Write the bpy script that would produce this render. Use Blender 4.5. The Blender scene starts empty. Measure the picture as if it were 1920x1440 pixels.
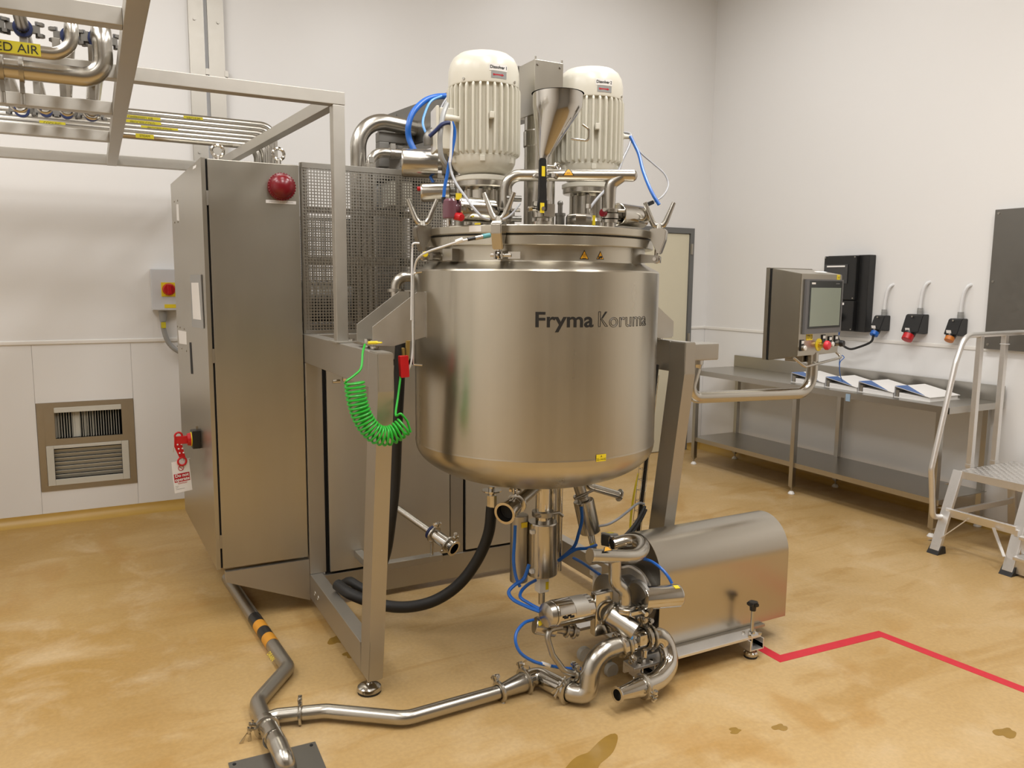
import bpy, bmesh, math, random
from mathutils import Vector, Matrix
random.seed(7)
SC = bpy.context.scene
COL = SC.collection
V = Vector
PI = math.pi

# ------------------------------------------------------------------ camera
FPX = 1470.45
YAW, PITCH, ROLL = 0.487847, 0.126688, 0.0090037
CAM = V((-5.27781, -5.92074, 1.60445))
_f = V((math.sin(YAW)*math.cos(PITCH), math.cos(YAW)*math.cos(PITCH), -math.sin(PITCH)))
_r = V((math.cos(YAW), -math.sin(YAW), 0))
_u = _r.cross(_f)
RGT = _r*math.cos(ROLL)+_u*math.sin(ROLL)
UPV = -_r*math.sin(ROLL)+_u*math.cos(ROLL)
cd = bpy.data.cameras.new('camera')
cd.sensor_width = 36.0
cd.lens = FPX*36.0/1920.0
cd.clip_start = 0.05
cam = bpy.data.objects.new('camera', cd)
COL.objects.link(cam)
m = Matrix((RGT, UPV, -_f)).transposed().to_4x4()
m.translation = CAM
cam.matrix_world = m
SC.camera = cam

# ------------------------------------------------------------------ light
SC.view_settings.view_transform = 'Standard'
SC.view_settings.look = 'None'
SC.view_settings.gamma = 1.0
SC.view_settings.use_curve_mapping = False
SC.view_settings.exposure = 0.0
w = bpy.data.worlds.new('world'); SC.world = w; w.use_nodes = True
w.node_tree.nodes['Background'].inputs[0].default_value = (0.9, 0.85, 0.78, 1)
w.node_tree.nodes['Background'].inputs[1].default_value = 0.03
CEIL = 4.42
def ceiling_and_fill_lamp(x, y, sx, sy, e):
    l = bpy.data.lights.new('ceiling_and_fill_lamp', 'AREA'); l.shape = 'RECTANGLE'; l.size = sx; l.size_y = sy
    l.energy = e; l.color = (1.0, 0.995, 0.99)
    o = bpy.data.objects.new('ceiling_and_fill_lamp', l); COL.objects.link(o); o.location = (x, y, CEIL-0.03)
LAMPS = [(-1.4,-1.5,19),(-2.6,-3.2,54),(-4.4,-3.2,22),(-6.4,-1.5,38),(-6.9,-3.3,58),(-2.5,-5.2,62),(-4.4,-5.2,58),(-6.7,-5.2,32),(-2.5,-7.6,16),(-4.4,-7.6,10),(-6.7,-7.6,8)]  # fill lamps nearest the back wall added to brighten its left and corner
for lx, ly, le in LAMPS: ceiling_and_fill_lamp(lx, ly, 0.7 if lx>-6 else 1.3, 1.4, le)

# ------------------------------------------------------------------ helpers
def P(px, py, X=None, Y=None, Z=None):
    d = _f + RGT*((px-960)/FPX) - UPV*((py-720)/FPX)
    if X is not None: t = (X-CAM.x)/d.x
    elif Y is not None: t = (Y-CAM.y)/d.y
    else: t = (Z-CAM.z)/d.z
    return CAM+d*t

class B:
    def __init__(s): s.bm = bmesh.new()
    def _add(s, vs, fs):
        v = [s.bm.verts.new(p) for p in vs]; out = []
        for f in fs:
            try: out.append(s.bm.faces.new([v[i] for i in f]))
            except ValueError: pass
        return v, out
    def box(s, lo, hi, bev=0.0):
        x0,y0,z0 = lo; x1,y1,z1 = hi
        return s.obox(V(((x0+x1)/2,(y0+y1)/2,(z0+z1)/2)), V((abs(x1-x0)/2,0,0)), V((0,abs(y1-y0)/2,0)), V((0,0,abs(z1-z0)/2)), bev)
    def obox(s, c, a, b, d, bev=0.0):
        vs = [c+a*i+b*j+d*k for i in (-1,1) for j in (-1,1) for k in (-1,1)]
        v, f = s._add(vs, [(0,1,3,2),(4,6,7,5),(0,4,5,1),(2,3,7,6),(0,2,6,4),(1,5,7,3)])
        if bev > 0:
            es = list({e for q in f for e in q.edges})
            bmesh.ops.bevel(s.bm, geom=es, offset=bev, segments=2, profile=0.5, affect='EDGES')
        return s
    def beam(s, p0, p1, w, h, up=V((0,0,1)), bev=0.0):
        p0=V(p0); p1=V(p1); d=(p1-p0); n=d.normalized(); sd=n.cross(up)
        if sd.length<1e-4: sd=n.cross(V((0,1,0)))
        sd.normalize(); u2=sd.cross(n)
        return s.obox((p0+p1)/2, d/2, sd*w/2, u2*h/2, bev)
    def prism(s, pts, vec):
        n=len(pts); vec=V(vec); pts=[V(p) for p in pts]
        vs=pts+[p+vec for p in pts]
        s._add(vs, [tuple(range(n)), tuple(range(2*n-1,n-1,-1))]+[(i,(i+1)%n,n+(i+1)%n,n+i) for i in range(n)])
        return s
    def face(s, pts): s._add([V(p) for p in pts],[tuple(range(len(pts)))]); return s
    def lathe(s, o, ax, prof, n=32, a0=0, a1=2*PI):
        o=V(o); ax=V(ax).normalized(); t=ax.orthogonal().normalized()
        if abs(ax.z)>0.99: t=V((1,0,0))
        b=ax.cross(t); full=abs(a1-a0-2*PI)<1e-6; cnt=n if full else n+1; rings=[]
        for r,h in prof:
            if r<1e-7: rings.append([s.bm.verts.new(o+ax*h)])
            else:
                rings.append([s.bm.verts.new(o+ax*h+(t*math.cos(a)+b*math.sin(a))*r) for a in [a0+(a1-a0)*i/n for i in range(cnt)]])
        for A,C in zip(rings,rings[1:]):
            for i in range(n):
                j=(i+1)%cnt
                q=[]
                if len(A)==1 and len(C)==1: continue
                if len(A)==1: q=[A[0],C[j],C[i]]
                elif len(C)==1: q=[A[i],A[j],C[0]]
                else: q=[A[i],A[j],C[j],C[i]]
                try: s.bm.faces.new(q)
                except ValueError: pass
        return s
    def cyl(s, p0, p1, r0, r1=None, n=24, cap=True, bev=0.0):
        p0=V(p0); p1=V(p1); r1=r0 if r1 is None else r1; L=(p1-p0).length
        pr=[(r0,0),(r1,L)]
        if bev>0: pr=[(r0-bev,0),(r0-bev*.3,bev*.3),(r0,bev),(r1,L-bev),(r1-bev*.3,L-bev*.3),(r1-bev,L)]
        if cap: pr=[(0,0)]+pr+[(0,L)]
        return s.lathe(p0,p1-p0,pr,n)
    def tube(s, pts, r, n=12, cap=True):
        pts=[V(p) for p in pts]
        k=len(pts); rr=r if isinstance(r,(list,tuple)) else [r]*k
        T=[]
        for i in range(k):
            a=pts[max(i-1,0)]; b=pts[min(i+1,k-1)]; d=b-a
            T.append(d.normalized() if d.length>1e-9 else V((0,0,1)))
        nrm=T[0].orthogonal().normalized(); rings=[]
        for i in range(k):
            if i: 
                q=T[i-1].rotation_difference(T[i]); nrm=q@nrm
                nrm=(nrm-T[i]*nrm.dot(T[i])).normalized()
            bn=T[i].cross(nrm)
            rings.append([s.bm.verts.new(pts[i]+(nrm*math.cos(2*PI*j/n)+bn*math.sin(2*PI*j/n))*rr[i]) for j in range(n)])
        for A,C in zip(rings,rings[1:]):
            for j in range(n): s.bm.faces.new([A[j],A[(j+1)%n],C[(j+1)%n],C[j]])
        if cap:
            s.bm.faces.new(list(reversed(rings[0]))); s.bm.faces.new(rings[-1])
        return s
    def torus(s, c, ax, R, r, n=24, m_=8, a0=0, a1=2*PI):
        pr=[(R+r*math.cos(2*PI*i/m_), r*math.sin(2*PI*i/m_)) for i in range(m_+1)]
        s.lathe(c,ax,pr,n,a0,a1); return s
    def ball(s, c, r, n=16, sq=1.0, ax=V((0,0,1))):
        pr=[(r*math.sin(PI*i/10), -r*sq*math.cos(PI*i/10)) for i in range(11)]
        pr[0]=(0,-r*sq); pr[-1]=(0,r*sq)
        return s.lathe(c,ax,pr,n)
    def hexn(s, c, ax, r, h): return s.lathe(V(c)-V(ax).normalized()*h/2, ax, [(0,0),(r,0),(r,h),(0,h)], 6)

def fillet(pts, rad, seg=8):
    pts=[V(p) for p in pts]; out=[pts[0]]
    for i in range(1,len(pts)-1):
        a,b,c=pts[i-1],pts[i],pts[i+1]
        u=(a-b); w_=(c-b); lu,lw=u.length,w_.length; u.normalize(); w_.normalize()
        ang=u.angle(w_)
        r=rad[i-1] if isinstance(rad,(list,tuple)) else rad
        t=min(r/math.tan(max(ang/2,0.05)), lu*0.49, lw*0.49)
        if ang>PI-0.02: out.append(b); continue
        p0=b+u*t; p1=b+w_*t; r=t*math.tan(ang/2)
        bis=(u+w_).normalized(); o=b+bis*(r/math.sin(ang/2))
        for k in range(seg+1):
            # slerp around o
            q=(p0-o).rotation_difference(p1-o)
            from mathutils import Quaternion
            qq=Quaternion().slerp(q,k/seg)
            out.append(o+qq@(p0-o))
    out.append(pts[-1]); return out
def smooth(pts, sub=8):
    pts=[V(p) for p in pts]; q=[pts[0]*2-pts[1]]+pts+[pts[-1]*2-pts[-2]]; out=[]
    for i in range(1,len(q)-2):
        for k in range(sub):
            t=k/sub; a,b,c,d=q[i-1],q[i],q[i+1],q[i+2]
            out.append(0.5*((2*b)+(c-a)*t+(2*a-5*b+4*c-d)*t*t+(3*b-a-3*c+d)*t**3))
    out.append(pts[-1]); return out

def wloc(o):
    l=V((0,0,0))
    while o: l=l+o.location; o=o.parent
    return l
def mk(name, b, mat, parent=None, ang=35, origin=None):
    bm=b.bm if isinstance(b,B) else b
    bmesh.ops.remove_doubles(bm, verts=bm.verts, dist=1e-6)
    bmesh.ops.recalc_face_normals(bm, faces=bm.faces)
    me=bpy.data.meshes.new(name)
    if parent is not None: off=wloc(parent)
    elif origin is not None: off=V(origin)
    else:
        xs=[v.co for v in bm.verts]
        off=V(((min(p.x for p in xs)+max(p.x for p in xs))/2,(min(p.y for p in xs)+max(p.y for p in xs))/2,min(p.z for p in xs)))
    loc=V((0,0,0))
    if parent is not None and origin is not None: loc=V(origin)-off; off=V(origin)
    bmesh.ops.translate(bm, verts=bm.verts, vec=-off)
    for f in bm.faces: f.smooth=True
    bm.to_mesh(me); bm.free()
    try: me.set_sharp_from_angle(angle=math.radians(ang))
    except Exception: pass
    me.materials.append(mat)
    o=bpy.data.objects.new(name, me); COL.objects.link(o)
    wn=o.modifiers.new('weighted_normals','WEIGHTED_NORMAL'); wn.keep_sharp=True; wn.weight=80
    if parent is not None: o.parent=parent; o.location=loc
    else: o.location=off
    return o
def tag(o, label, cat, group=None):
    o['label']=label; o['category']=cat
    if group: o['group']=group
    return o
def thing(name, label, cat, loc, group=None):
    o=bpy.data.objects.new(name,None); o.empty_display_size=0.1; COL.objects.link(o); o.location=V(loc)
    return tag(o,label,cat,group)
def struct(name, b, mat, parent=None, origin=None):
    o=mk(name,b,mat,parent,origin=origin)
    if parent is None: o['kind']='structure'
    return o
def lab(o, l): o['label']=l; return o

def text_mesh(s, size, bold=0.0, outline=0.0, spacing=1.0, align='CENTER'):
    c=bpy.data.curves.new('lettering','FONT'); c.body=s; c.size=size; c.align_x=align; c.align_y='CENTER' if align=='CENTER' else 'BOTTOM_BASELINE'
    c.offset=bold; c.space_character=spacing; c.resolution_u=4
    if outline>0: c.fill_mode='NONE'; c.bevel_depth=outline; c.bevel_resolution=0
    o=bpy.data.objects.new('tmp',c); COL.objects.link(o)
    dg=bpy.context.evaluated_depsgraph_get(); dg.update()
    me=bpy.data.meshes.new_from_object(o.evaluated_get(dg))
    bpy.data.objects.remove(o); bpy.data.curves.remove(c)
    bm=bmesh.new(); bm.from_mesh(me); bpy.data.meshes.remove(me)
    return bm
def lettering(parent, s, size, o, xd, yd, mat, bold=0.0, spacing=1.0, align='CENTER', lift=0.0012, name='lettering'):
    bm=text_mesh(s,size,bold,0,spacing,align); o=V(o); xd=V(xd).normalized(); yd=V(yd).normalized(); n=xd.cross(yd)
    for v in bm.verts: v.co=o+xd*v.co.x+yd*v.co.y+n*(lift+v.co.z)
    return mk(name,bm,mat,parent)
def plate(parent, name, o, xd, yd, w_, h, mat, t=0.001):
    o=V(o); xd=V(xd).normalized(); yd=V(yd).normalized(); n=xd.cross(yd)
    b=B(); b.obox(o, xd*w_/2, yd*h/2, n*t)
    return mk(name,b,mat,parent)
def ring_of(n, r, o, ax, start=0):
    ax=V(ax).normalized(); t=V((1,0,0)) if abs(ax.z)>.99 else ax.orthogonal().normalized(); b=ax.cross(t)
    return [V(o)+(t*math.cos(start+2*PI*i/n)+b*math.sin(start+2*PI*i/n))*r for i in range(n)]

# ------------------------------------------------------------------ materials
def nodes(name):
    m_=bpy.data.materials.new(name); m_.use_nodes=True; nt=m_.node_tree; return m_,nt,nt.nodes['Principled BSDF']
def plain(name, c, rough=0.5, metal=0.0, spec=None, coat=0.0, var=0.0, vs=6.0):
    m_,nt,p=nodes(name); p.inputs['Base Color'].default_value=(*c,1); p.inputs['Roughness'].default_value=rough; p.inputs['Metallic'].default_value=metal
    if spec is not None: p.inputs['Specular IOR Level'].default_value=spec
    if coat: p.inputs['Coat Weight'].default_value=coat
    if var:
        tc=nt.nodes.new('ShaderNodeTexCoord'); nz=nt.nodes.new('ShaderNodeTexNoise'); nz.inputs['Scale'].default_value=vs; nz.inputs['Detail'].default_value=5
        mx=nt.nodes.new('ShaderNodeMix'); mx.data_type='RGBA'; mx.inputs[6].default_value=(*[k*(1-var) for k in c],1); mx.inputs[7].default_value=(*[min(1,k*(1+var)) for k in c],1)
        nt.links.new(tc.outputs['Object'],nz.inputs['Vector']); nt.links.new(nz.outputs['Fac'],mx.inputs[0]); nt.links.new(mx.outputs[2],p.inputs['Base Color'])
    return m_
def steel(name, c=(0.52,0.49,0.44), r0=0.25, r1=0.4, stretch=(1,1,40), scale=6.0, smudge_sheen=0.12, aniso=0.0, arot=0.0, bump=0.0, radial=False):
    m_,nt,p=nodes(name); L=nt.links
    p.inputs['Metallic'].default_value=1.0
    tc=nt.nodes.new('ShaderNodeTexCoord'); mp=nt.nodes.new('ShaderNodeMapping'); mp.inputs['Scale'].default_value=stretch
    L.new(tc.outputs['Object'],mp.inputs['Vector'])
    n1=nt.nodes.new('ShaderNodeTexNoise'); n1.inputs['Scale'].default_value=scale; n1.inputs['Detail'].default_value=6; L.new(mp.outputs[0],n1.inputs['Vector'])
    n2=nt.nodes.new('ShaderNodeTexNoise'); n2.inputs['Scale'].default_value=2.3; n2.inputs['Detail'].default_value=4; n2.inputs['Roughness'].default_value=0.6; L.new(tc.outputs['Object'],n2.inputs['Vector'])
    mr=nt.nodes.new('ShaderNodeMapRange'); mr.inputs[1].default_value=0.3; mr.inputs[2].default_value=0.7; mr.inputs[3].default_value=r0; mr.inputs[4].default_value=r1
    ad=nt.nodes.new('ShaderNodeMath'); ad.operation='MULTIPLY_ADD'; ad.inputs[1].default_value=0.5
    L.new(n1.outputs['Fac'],ad.inputs[0]); 
    h=nt.nodes.new('ShaderNodeMath'); h.operation='MULTIPLY'; h.inputs[1].default_value=0.5; L.new(n2.outputs['Fac'],h.inputs[0]); L.new(h.outputs[0],ad.inputs[2])
    L.new(ad.outputs[0],mr.inputs[0]); L.new(mr.outputs[0],p.inputs['Roughness'])
    mx=nt.nodes.new('ShaderNodeMix'); mx.data_type='RGBA'; mx.inputs[6].default_value=(*[k*(1-smudge_sheen) for k in c],1); mx.inputs[7].default_value=(*[min(1,k*(1+smudge_sheen)) for k in c],1)
    L.new(ad.outputs[0],mx.inputs[0]); L.new(mx.outputs[2],p.inputs['Base Color'])
    if aniso:
        p.inputs['Anisotropic'].default_value=aniso; p.inputs['Anisotropic Rotation'].default_value=arot
        tg=nt.nodes.new('ShaderNodeTangent'); tg.direction_type='RADIAL'; tg.axis='Z'; L.new(tg.outputs[0],p.inputs['Tangent'])
    if bump:
        bp=nt.nodes.new('ShaderNodeBump'); bp.inputs['Strength'].default_value=bump; bp.inputs['Distance'].default_value=0.002; L.new(n1.outputs['Fac'],bp.inputs['Height']); L.new(bp.outputs[0],p.inputs['Normal'])
    return m_
M={}
M['tank']=steel('brushed_vessel_steel',(0.50,0.465,0.39),0.26,0.33,(9,9,0.25),2.2,0.12,aniso=0.7,arot=0.25)  # vertical colour streaks painted in to imitate reflection streaks
M['sheet']=steel('brushed_sheet_steel',(0.47,0.442,0.38),0.32,0.37,(2,2,0.3),5,0.13)
M['frame']=steel('blasted_frame_steel',(0.47,0.445,0.40),0.45,0.52,(3,3,3),12,0.05)
M['tube']=steel('satin_tube_steel',(0.50,0.475,0.425),0.22,0.28,(2,2,2),6,0.05)
M['pol']=steel('polished_steel',(0.56,0.535,0.49),0.09,0.13,(2,2,2),5,0.04)
M['dull']=steel('dull_steel',(0.41,0.385,0.34),0.34,0.42,(3,3,3),10,0.07)
M['bench']=steel('bench_steel',(0.47,0.45,0.41),0.28,0.285,(2,2,2),1.5,0.03)
M['alu']=steel('worn_aluminium',(0.78,0.765,0.745),0.42,0.5,(4,4,4),20,0.08)
M['panel']=steel('cover_panel_steel',(0.60,0.575,0.52),0.46,0.52,(2,2,0.3),5,0.09)
M['box']=steel('overhead_box_steel',(0.53,0.505,0.455),0.46,0.54,(3,3,3),9,0.10)
M['darkmetal']=steel('dark_grey_metal',(0.23,0.22,0.20),0.38,0.48,(3,3,3),8,0.06)
M['cream']=plain('cream_motor_paint',(0.67,0.64,0.545),0.28,spec=0.5,var=0.04,vs=3)
M['white']=plain('white_plastic',(0.80,0.78,0.74),0.35)
M['black']=plain('black_plastic',(0.012,0.012,0.012),0.35)
M['rubber']=plain('black_rubber',(0.014,0.013,0.012),0.55,var=0.2,vs=30)
M['greyp']=plain('grey_plastic',(0.30,0.30,0.29),0.4)
M['lgrey']=plain('light_grey_enclosure',(0.62,0.63,0.65),0.4)
M['blue']=plain('blue_hose',(0.012,0.12,0.48),0.35)
M['lblue']=plain('pale_blue_hose',(0.10,0.32,0.72),0.35)
M['navy']=plain('blue_gasket',(0.006,0.016,0.085),0.5)
M['cable']=plain('grey_cable',(0.33,0.33,0.34),0.45)
M['green']=plain('green_cable',(0.02,0.42,0.03),0.35)
M['red']=plain('red_plastic',(0.50,0.008,0.012),0.3)
M['dred']=plain('dark_red_plastic',(0.17,0.004,0.010),0.25,spec=0.5)
M['yellow']=plain('yellow_label',(0.80,0.62,0.02),0.45)
M['pyell']=plain('pipe_label_yellow',(0.55,0.47,0.02),0.5)
M['amber']=plain('warning_amber',(0.85,0.42,0.015),0.45)
M['orange']=plain('orange_plastic',(0.55,0.17,0.02),0.4)
M['brass']=plain('brass',(0.62,0.45,0.16),0.3,1.0)
M['ink']=plain('black_ink',(0.012,0.011,0.010),0.5)
M['rink']=plain('red_ink',(0.45,0.01,0.02),0.5)
M['paper']=plain('white_paper',(0.82,0.80,0.77),0.6)
M['greypaper']=plain('grey_card',(0.42,0.41,0.40),0.5)
M['fblue']=plain('folder_blue',(0.045,0.13,0.36),0.4)
M['screen']=plain('screen_glass',(0.27,0.31,0.26),0.18,spec=0.5)
M['bezel']=plain('screen_bezel',(0.022,0.026,0.026),0.22)
M['bezelg']=plain('bezel_grey',(0.13,0.13,0.135),0.4)
M['door']=plain('cream_door',(0.66,0.61,0.46),0.4,var=0.02)
M['dframe']=plain('grey_door_frame',(0.14,0.14,0.135),0.45)
M['tape']=plain('red_floor_tape',(0.56,0.02,0.035),0.5,var=0.12,vs=25)
M['vent']=plain('off_white_vent',(0.56,0.54,0.47),0.4)
M['hole']=plain('dark_recess',(0.006,0.006,0.006),0.8)
M['clear']=plain('clear_plastic',(0.55,0.42,0.44),0.15)
M['teal']=plain('teal_plastic',(0.08,0.30,0.32),0.4)
M['glove']=plain('white_cable',(0.72,0.72,0.72),0.4)

def wallmat():
    m_,nt,p=nodes('wall_cladding'); L=nt.links
    tc=nt.nodes.new('ShaderNodeTexCoord'); n1=nt.nodes.new('ShaderNodeTexNoise'); n1.inputs['Scale'].default_value=0.7; n1.inputs['Detail'].default_value=4
    L.new(tc.outputs['Object'],n1.inputs['Vector'])
    mx=nt.nodes.new('ShaderNodeMix'); mx.data_type='RGBA'; mx.inputs[6].default_value=(0.755,0.742,0.722,1); mx.inputs[7].default_value=(0.785,0.772,0.752,1)
    L.new(n1.outputs['Fac'],mx.inputs[0]); L.new(mx.outputs[2],p.inputs['Base Color']); p.inputs['Roughness'].default_value=0.32; p.inputs['Specular IOR Level'].default_value=0.35
    n2=nt.nodes.new('ShaderNodeTexNoise'); n2.inputs['Scale'].default_value=3.0; L.new(tc.outputs['Object'],n2.inputs['Vector'])
    bp=nt.nodes.new('ShaderNodeBump'); bp.inputs['Strength'].default_value=0.15; bp.inputs['Distance'].default_value=0.01; L.new(n2.outputs['Fac'],bp.inputs['Height']); L.new(bp.outputs[0],p.inputs['Normal'])
    return m_
M['wall']=wallmat()
M['trim']=plain('white_trim',(0.78,0.75,0.70),0.3)
M['cove']=plain('ochre_coving',(0.47,0.29,0.065),0.35,var=0.1,vs=5)
def floormat():
    m_,nt,p=nodes('ochre_resin_floor'); L=nt.links
    tc=nt.nodes.new('ShaderNodeTexCoord')
    def noise(sc,det=5,ro=0.55,dist=0.0):
        n=nt.nodes.new('ShaderNodeTexNoise'); n.inputs['Scale'].default_value=sc; n.inputs['Detail'].default_value=det; n.inputs['Roughness'].default_value=ro; n.inputs['Distortion'].default_value=dist
        L.new(tc.outputs['Object'],n.inputs['Vector']); return n
    def ramp(src,a,b,ca,cb):
        r=nt.nodes.new('ShaderNodeValToRGB'); r.color_ramp.elements[0].position=a; r.color_ramp.elements[1].position=b; r.color_ramp.elements[0].color=(*ca,1); r.color_ramp.elements[1].color=(*cb,1); L.new(src,r.inputs[0]); return r
    def mix(fac,a,b,mode='MIX'):
        x=nt.nodes.new('ShaderNodeMix'); x.data_type='RGBA'; x.blend_type=mode
        for k,val in ((0,fac),(6,a),(7,b)):
            if isinstance(val,(float,int)): x.inputs[k].default_value=val
            elif isinstance(val,tuple): x.inputs[k].default_value=(*val,1)
            else: L.new(val,x.inputs[k])
        return x.outputs[2]
    big=noise(0.9,6,0.6,0.6); med=noise(2.6,6,0.6,0.5); fine=noise(60,3)
    base=ramp(big.outputs['Fac'],0.36,0.64,(0.40,0.235,0.062),(0.46,0.295,0.105)).outputs[0]
    # traffic wear plus painted brightness: resin paler front and right, darker back left
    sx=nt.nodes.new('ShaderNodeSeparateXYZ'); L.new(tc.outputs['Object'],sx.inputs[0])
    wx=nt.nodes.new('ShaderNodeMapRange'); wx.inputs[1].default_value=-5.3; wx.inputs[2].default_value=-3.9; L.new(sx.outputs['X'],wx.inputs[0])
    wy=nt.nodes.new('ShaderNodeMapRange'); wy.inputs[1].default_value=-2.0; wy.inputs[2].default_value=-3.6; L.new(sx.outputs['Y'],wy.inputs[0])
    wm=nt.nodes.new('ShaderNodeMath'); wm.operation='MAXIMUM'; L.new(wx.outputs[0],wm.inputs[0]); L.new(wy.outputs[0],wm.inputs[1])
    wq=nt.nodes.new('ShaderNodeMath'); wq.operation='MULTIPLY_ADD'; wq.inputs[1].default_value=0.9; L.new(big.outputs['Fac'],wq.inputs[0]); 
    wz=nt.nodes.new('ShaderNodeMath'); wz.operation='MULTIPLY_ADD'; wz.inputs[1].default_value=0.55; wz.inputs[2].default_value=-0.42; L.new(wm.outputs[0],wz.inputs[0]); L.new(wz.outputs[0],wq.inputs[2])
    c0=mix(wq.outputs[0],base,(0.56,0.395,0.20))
    pale=ramp(med.outputs['Fac'],0.52,0.70,(0,0,0),(0.75,0.75,0.75)).outputs[0]
    mpg=nt.nodes.new('ShaderNodeMapping'); mpg.inputs['Scale'].default_value=(0.55,2.4,1.0); mpg.inputs['Rotation'].default_value=(0,0,0.5); L.new(tc.outputs['Object'],mpg.inputs['Vector'])
    sk=noise(2.0,6,0.62,0.9); L.new(mpg.outputs[0],sk.inputs['Vector'])
    streak=ramp(sk.outputs['Fac'],0.52,0.66,(0,0,0),(0.6,0.6,0.6)).outputs[0]
    c0=mix(streak,c0,(0.40,0.235,0.07))
    c1=mix(pale,c0,(0.57,0.42,0.235))
    st=noise(1.7,5,0.5,0.8); stain=ramp(st.outputs['Fac'],0.60,0.68,(0,0,0),(0.55,0.55,0.55)).outputs[0]
    c2=mix(stain,c1,(0.42,0.235,0.065))
    sp=ramp(fine.outputs['Fac'],0.35,0.75,(0.93,0.93,0.93),(1.06,1.06,1.06)).outputs[0]
    c3=mix(1.0,c2,sp,'MULTIPLY')
    L.new(c3,p.inputs['Base Color'])
    rr=nt.nodes.new('ShaderNodeMapRange'); rr.inputs[1].default_value=0.3; rr.inputs[2].default_value=0.7; rr.inputs[3].default_value=0.34; rr.inputs[4].default_value=0.50
    L.new(med.outputs['Fac'],rr.inputs[0]); L.new(rr.outputs[0],p.inputs['Roughness']); p.inputs['Specular IOR Level'].default_value=0.28
    bp=nt.nodes.new('ShaderNodeBump'); bp.inputs['Strength'].default_value=0.25; bp.inputs['Distance'].default_value=0.003; L.new(med.outputs['Fac'],bp.inputs['Height']); L.new(bp.outputs[0],p.inputs['Normal'])
    return m_
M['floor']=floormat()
M['stain']=plain('dried_oil_stain',(0.30,0.175,0.035),0.2,var=0.15,vs=20)
M['dust']=plain('white_residue',(0.62,0.55,0.46),0.8,var=0.2,vs=40)

# ------------------------------------------------------------------ room shell
ZD, ZC = 1.2, 0.062
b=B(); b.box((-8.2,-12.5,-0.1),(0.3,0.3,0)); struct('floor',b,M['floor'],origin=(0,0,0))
b=B(); b.box((-8.2,-12.5,CEIL),(0.3,0.3,CEIL+0.1)); struct('ceiling',b,M['wall'])
VX0,VX1,VZ0,VZ1=-5.652,-5.080,0.213,0.804
def wallpanels(name, axis, joints, thick=0.15):
    # axis 0: runs along x at y=0 ; axis 1: runs along y at x=0
    b=B()
    if axis==0:
        for lo,hi in (((-8.2,0),(VX0,CEIL)),((VX1,0),(0.3,CEIL)),((VX0,0),(VX1,VZ0)),((VX0,VZ1),(VX1,CEIL))): b.box((lo[0],0.012,lo[1]),(hi[0],0.012+thick,hi[1]))
    else: b.box((0.012,-12.5,0),(0.012+thick,0.3,CEIL))
    root=struct(name,b,M['wall'],origin=(0,0,0))
    for (a0,a1,z0,z1) in joints:
        b=B(); up_=z0>=ZD-1e-6; g=0.0 if up_ else 0.0006
        if axis==0: b.box((a0+g,0,z0),(a1-g,0.012,z1),0.0 if up_ else 0.0006)
        else: b.box((0,a0+g,z0),(0.012,a1-g,z1),0.0 if up_ else 0.0006)
        mk('wall_panel',b,M['wall'],root)
    return root
js=[]
jx=[-8.2,-6.85,-5.655,-5.078,-4.2,-3.0,-1.18]
for a,c in zip(jx,jx[1:]):
    if abs(a+5.655)<1e-6: js+= [(a,c,ZC,VZ0),(a,c,VZ1,ZD)]
    else: js.append((a,c,ZC,ZD))
js.append((-0.19,0.0,ZC,ZD)); js+= [(-8.2,-1.18,ZD,2.145),(-0.19,0.0,ZD,2.145),(-8.2,0.0,2.145,CEIL)]
wb=wallpanels('wall_back',0,js)
jy=[-12.5,-9.5,-7.0,-5.0,0.0]
wr=wallpanels('wall_right',1,[(a,c,ZC,ZD) for a,c in zip(jy,jy[1:])]+[(-12.5,0,ZD,CEIL)])
b=B(); b.box((-8.35,-12.5,0),(-8.2,0.3,CEIL)); struct('wall_left',b,M['wall'])
b=B(); b.box((-8.35,-12.65,0),(0.3,-12.5,CEIL)); struct('wall_front',b,plain('reflection_dimming_grey',(0.42,0.41,0.39),0.5))  # unseen front wall, set far back and greyed to darken metal reflections
def rail(p0,p1,n):
    b=B(); p0=V(p0); p1=V(p1); n=V(n); d=(p1-p0)
    pr=[(0,-0.014),(0.006,-0.013),(0.010,-0.006),(0.010,0.006),(0.006,0.013),(0,0.014)]
    b.prism([p0+n*a+V((0,0,c)) for a,c in pr], d); return b
struct('trim_1',rail((-8.2,0,ZD),(-1.18,0,ZD),(0,-1,0)),M['trim'])
struct('trim_2',rail((-0.19,0,ZD),(0,0,ZD),(0,-1,0)),M['trim'])
struct('trim_3',rail((0,0,ZD),(0,-12.5,ZD),(-1,0,0)),M['trim'])
def cove(p0,p1,n):
    b=B(); p0=V(p0); p1=V(p1); n=V(n); R=ZC
    pr=[(0.0,0.0),(0.0,R)]+[(R-R*math.cos(a),R-R*math.sin(a)) for a in [PI/2*k/8 for k in range(1,9)]]
    pr=[(0,0),(0,R),(0.004,R)]+[(0.004+R-R*math.cos(PI/2*k/8),R-R*math.sin(PI/2*k/8)) for k in range(1,9)]
    b.prism([p0+n*a+V((0,0,c)) for a,c in pr],p1-p0); return b
struct('baseboard_back',cove((-8.2,0,0),(-1.18,0,0),(0,-1,0)),M['cove'])
struct('baseboard_corner',cove((-0.19,0,0),(0,0,0),(0,-1,0)),M['cove'])
struct('baseboard_right',cove((0,0,0),(0,-12.5,0),(-1,0,0)),M['cove'])
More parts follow.
